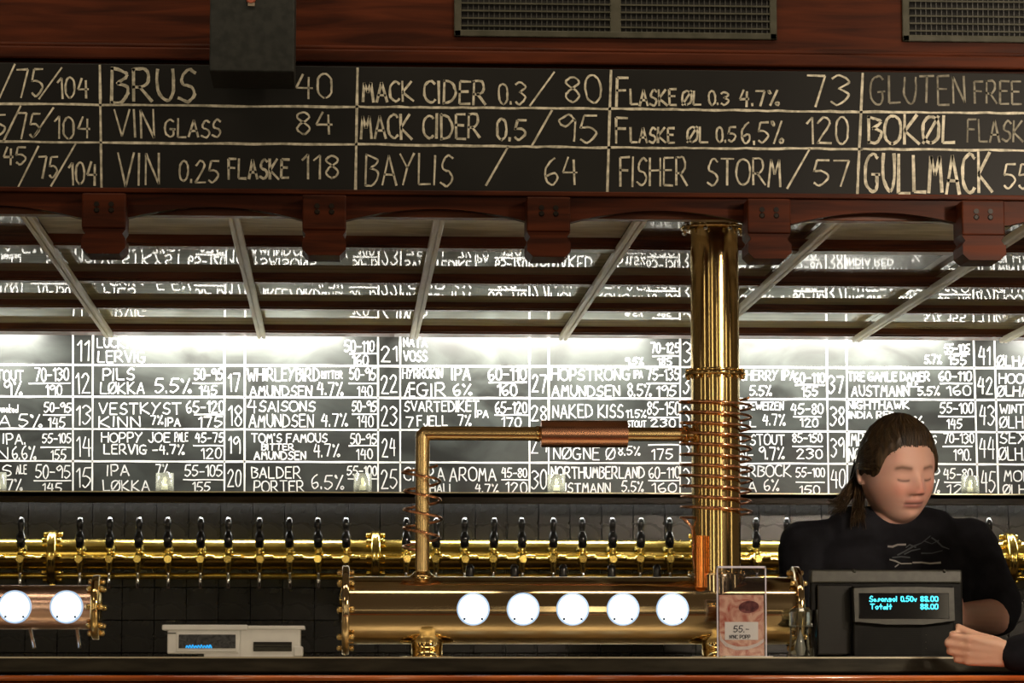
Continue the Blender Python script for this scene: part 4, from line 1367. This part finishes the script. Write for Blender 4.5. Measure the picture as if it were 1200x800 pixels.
def hair_cap(M, name, parent, m, low=False):
    n, mm = 140, 90
    vs, fs, keep = [], [], {}
    for i in range(mm + 1):
        el = -pi * .28 + (pi / 2 + pi * .28) * i / mm
        for k in range(n):
            az = -pi + 2 * pi * k / n
            p = head_pt(az, min(el, pi / 2 * .999))
            fa = abs(az)
            # hairline height as a function of the azimuth
            hl = .064 - .020 * sm(.40, .85, fa) - .060 * sm(.80, 1.20, fa) - .06 * sm(1.6, 2.2, fa)
            hl += .0012 * math.sin(az * 31) if not low else 0
            k2 = sm(hl - .006, hl + .026, p.z)
            dirn = Vector((p.x / A_, p.y / B_, p.z / C_)).normalized()
            off = -.004 + .0115 * k2
            off += .0010 * math.sin(az * 70 + 3 * math.sin(el * 9)) * k2 + .0012 * math.sin(az * 23 + el * 4) * k2
            vs.append(M @ (p + dirn * off))
            keep[len(vs) - 1] = k2 > .0
    for i in range(mm):
        for k in range(n):
            a, b = i * n + k, i * n + (k + 1) % n
            f = (a, b, b + n, a + n)
            if any(keep[j] for j in f):
                fs.append(f)
    return MB().add(vs, fs, True)


hc = hair_cap(HM, 'hair', bt, HAIR)
# wisps and tail: many tapered strands
root = HM @ Vector((-.045, .075, -.012))
rr = random.Random(3)
for k in range(150):
    a = root + Vector((rr.uniform(-.02, .02), rr.uniform(-.02, .02), rr.uniform(-.018, .02)))
    w_ = rr.random()
    if w_ < .55:
        b = q(rr.uniform(980, 998), rr.uniform(582, 600), BYP + rr.uniform(-.02, .03))
        c = q(rr.uniform(968, 992), rr.uniform(584, 604), BYP + rr.uniform(-.05, .0))
        mid = q(rr.uniform(992, 1006), rr.uniform(555, 575), BYP + .06)
    else:
        b = q(rr.uniform(998, 1014), rr.uniform(584, 604), BYP + rr.uniform(-.03, .0))
        c = q(rr.uniform(996, 1016), rr.uniform(598, 622), BYP - .035 + rr.uniform(-.01, .01))
        mid = q(rr.uniform(1000, 1012), rr.uniform(560, 578), BYP + .05)
    pts = []
    for j in range(9):
        t = j / 8
        p01, p12, p23 = a.lerp(mid, t), mid.lerp(b, t), b.lerp(c, t)
        pts.append(p01.lerp(p12, t).lerp(p12.lerp(p23, t), t))
    r0 = rr.uniform(.0016, .0032)
    hc.tube(pts, [r0 * (1 - .75 * j / 8) for j in range(9)], 5)
hc.caps(root + Vector((.01, -.005, .01)), .026, root + Vector((-.012, .0, -.025)), .018, 14)
# fine strands softening the hairline
for k in range(170):
    az0 = rr.uniform(-.80, .80)
    fa = abs(az0)
    hl0 = .064 - .020 * sm(.40, .85, fa) - .060 * sm(.80, 1.20, fa)
    el0 = math.asin(max(-.9, min(.9, (hl0 + rr.uniform(.002, .014)) / C_)))
    pts = []
    for j in range(7):
        t = j / 6
        az = az0 + t * (.55 * az0 + .35 * math.sin(az0) + .12)
        el = el0 + t * (.42 - .35 * sm(.5, 1.1, fa))
        p = head_pt(az, min(el, 1.45))
        dirn = Vector((p.x / A_, p.y / B_, p.z / C_)).normalized()
        pts.append(HM @ (p + dirn * (.0010 + .0075 * sm(0, .55, t) + rr.uniform(-.0003, .0006))))
    hc.tube(pts, [.0004 + .0012 * math.sin(pi * min(1, j / 6 * .8 + .1)) for j in range(7)], 4)
# strands swept back over the side of the head
for k in range(110):
    s_ = -1 if k < 70 else 1
    az0 = s_ * rr.uniform(1.02, 1.35)
    el0 = rr.uniform(.05, .75)
    pts = []
    for j in range(8):
        t = j / 7
        az = az0 + s_ * t * (2.35 - abs(az0))
        el = el0 + t * (-.12 - el0) * .9
        p = head_pt(az, el)
        dirn = Vector((p.x / A_, p.y / B_, p.z / C_)).normalized()
        pts.append(HM @ (p + dirn * (.0065 + .002 * math.sin(pi * t) + rr.uniform(-.001, .0015))))
    hc.tube(pts, [.0008 + .0010 * math.sin(pi * min(1, j / 7 + .15)) for j in range(8)], 4)
hc.build('hair', HAIR, bt, fix=False)

# ---- customer at the right edge, hand on the rail
CYP = 5.86
cu = thing('person', (P(1350, 700, 5.6).x, 5.55, 0), 'customer in a dark jacket resting one fist on the bar rail at the right edge', 'person')
cb = MB()
wr = P(1178, 766, CYP - .01)
hz0 = wr.z
hs = 1.0
# loose fist, thumb side up, knuckles to the left, little finger resting on the rail
curl = [(.25, 1.45, .9), (.22, 1.5, 1.0), (.25, 1.5, 1.0), (.3, 1.5, 1.0)]
hand(cb, wr, (-1, .04, .10), (0.08, -.25, 1), (0, 1, .22), curl, .0, .12, .86, -.15)
elb = P(1330, 800, CYP - .12); elb.z = EYE + .065
shd = Vector((elb.x + .06, 5.55, 1.38))
cb.caps(wr + Vector((.012, 0, 0)), .026, elb, .042, 18)
cb.caps(elb, .044, shd, .055, 18)
tx = shd.x + .20
cb.caps((tx, 5.50, 1.42), .06, (tx, 5.50, 1.54), .055, 18)
for dx in (-.09, 0, .09):
    cb.caps((tx + dx, 5.50, 1.36), .10, (tx + dx, 5.50, .95), .12, 20)
s2 = Vector((tx + .2, 5.5, 1.38))
cb.caps(s2, .055, (tx + .26, 5.45, 1.10), .045, 16)
cb.caps((tx + .26, 5.45, 1.10), .043, (tx + .24, 5.55, .86), .028, 16)
hand(cb, (tx + .24, 5.55, .85), (0, .25, -1), (0, 1, .2), (-1, 0, 0), [(.2, .3, .2)] * 4, scale=.95)
cb.caps(shd, .055, (tx - .04, 5.5, 1.44), .055, 16)
cb.caps(s2, .055, (tx + .04, 5.5, 1.44), .055, 16)
HC = Matrix.Translation((tx, 5.48, 1.66)) @ Matrix.Rotation(pi, 4, 'Z') @ Matrix.Rotation(.1, 4, 'X')
hm = head_mesh(HC, 90, 70)
cb.add(hm.v, hm.f, True)
me = remesh(cb, .0038, 1, .4)
SK2 = (.62, .37, .27)
tint(me, HC, SK2)
link_mesh('body', me, skin_mat('skin_customer', SK2), cu)
sl = MB()
sl.caps(wr + Vector((.022, 0, -.0)), .036, elb, .060, 20)
sl.caps(elb, .060, shd, .075, 20)
sl.caps(shd, .075, (tx - .05, 5.5, 1.41), .07, 20)
sl.caps(s2, .072, (tx + .05, 5.5, 1.41), .07, 20)
sl.caps(s2, .070, (tx + .26, 5.45, 1.10), .058, 18)
sl.caps((tx + .26, 5.45, 1.10), .056, (tx + .24, 5.54, .90), .042, 18)
for dx in (-.09, 0, .09):
    sl.caps((tx + dx, 5.50, 1.36), .118, (tx + dx, 5.50, .90), .138, 20)
link_mesh('jacket', remesh(sl, .007, 5), person_shirt_mat('dark_jacket', (.012, .012, .016)), cu)
tq = MB()
for s_ in (-1, 1):
    tq.caps((tx + s_ * .09, 5.5, .90), .122, (tx + s_ * .1, 5.48, .5), .082, 18)
    tq.caps((tx + s_ * .1, 5.48, .5), .08, (tx + s_ * .1, 5.46, .12), .06, 18)
link_mesh('trousers', remesh(tq, .012, 3), person_shirt_mat('dark_trousers', (.02, .022, .03)), cu)
tq = MB()
for s_ in (-1, 1):
    tq.caps((tx + s_ * .1, 5.43, .05), .048, (tx + s_ * .1, 5.62, .043), .042, 14)
link_mesh('shoes', remesh(tq, .008, 2), BLACKP, cu)
hair_cap(HC, 'hair', cu, HAIR, True).build('hair', HAIR, cu, fix=False)
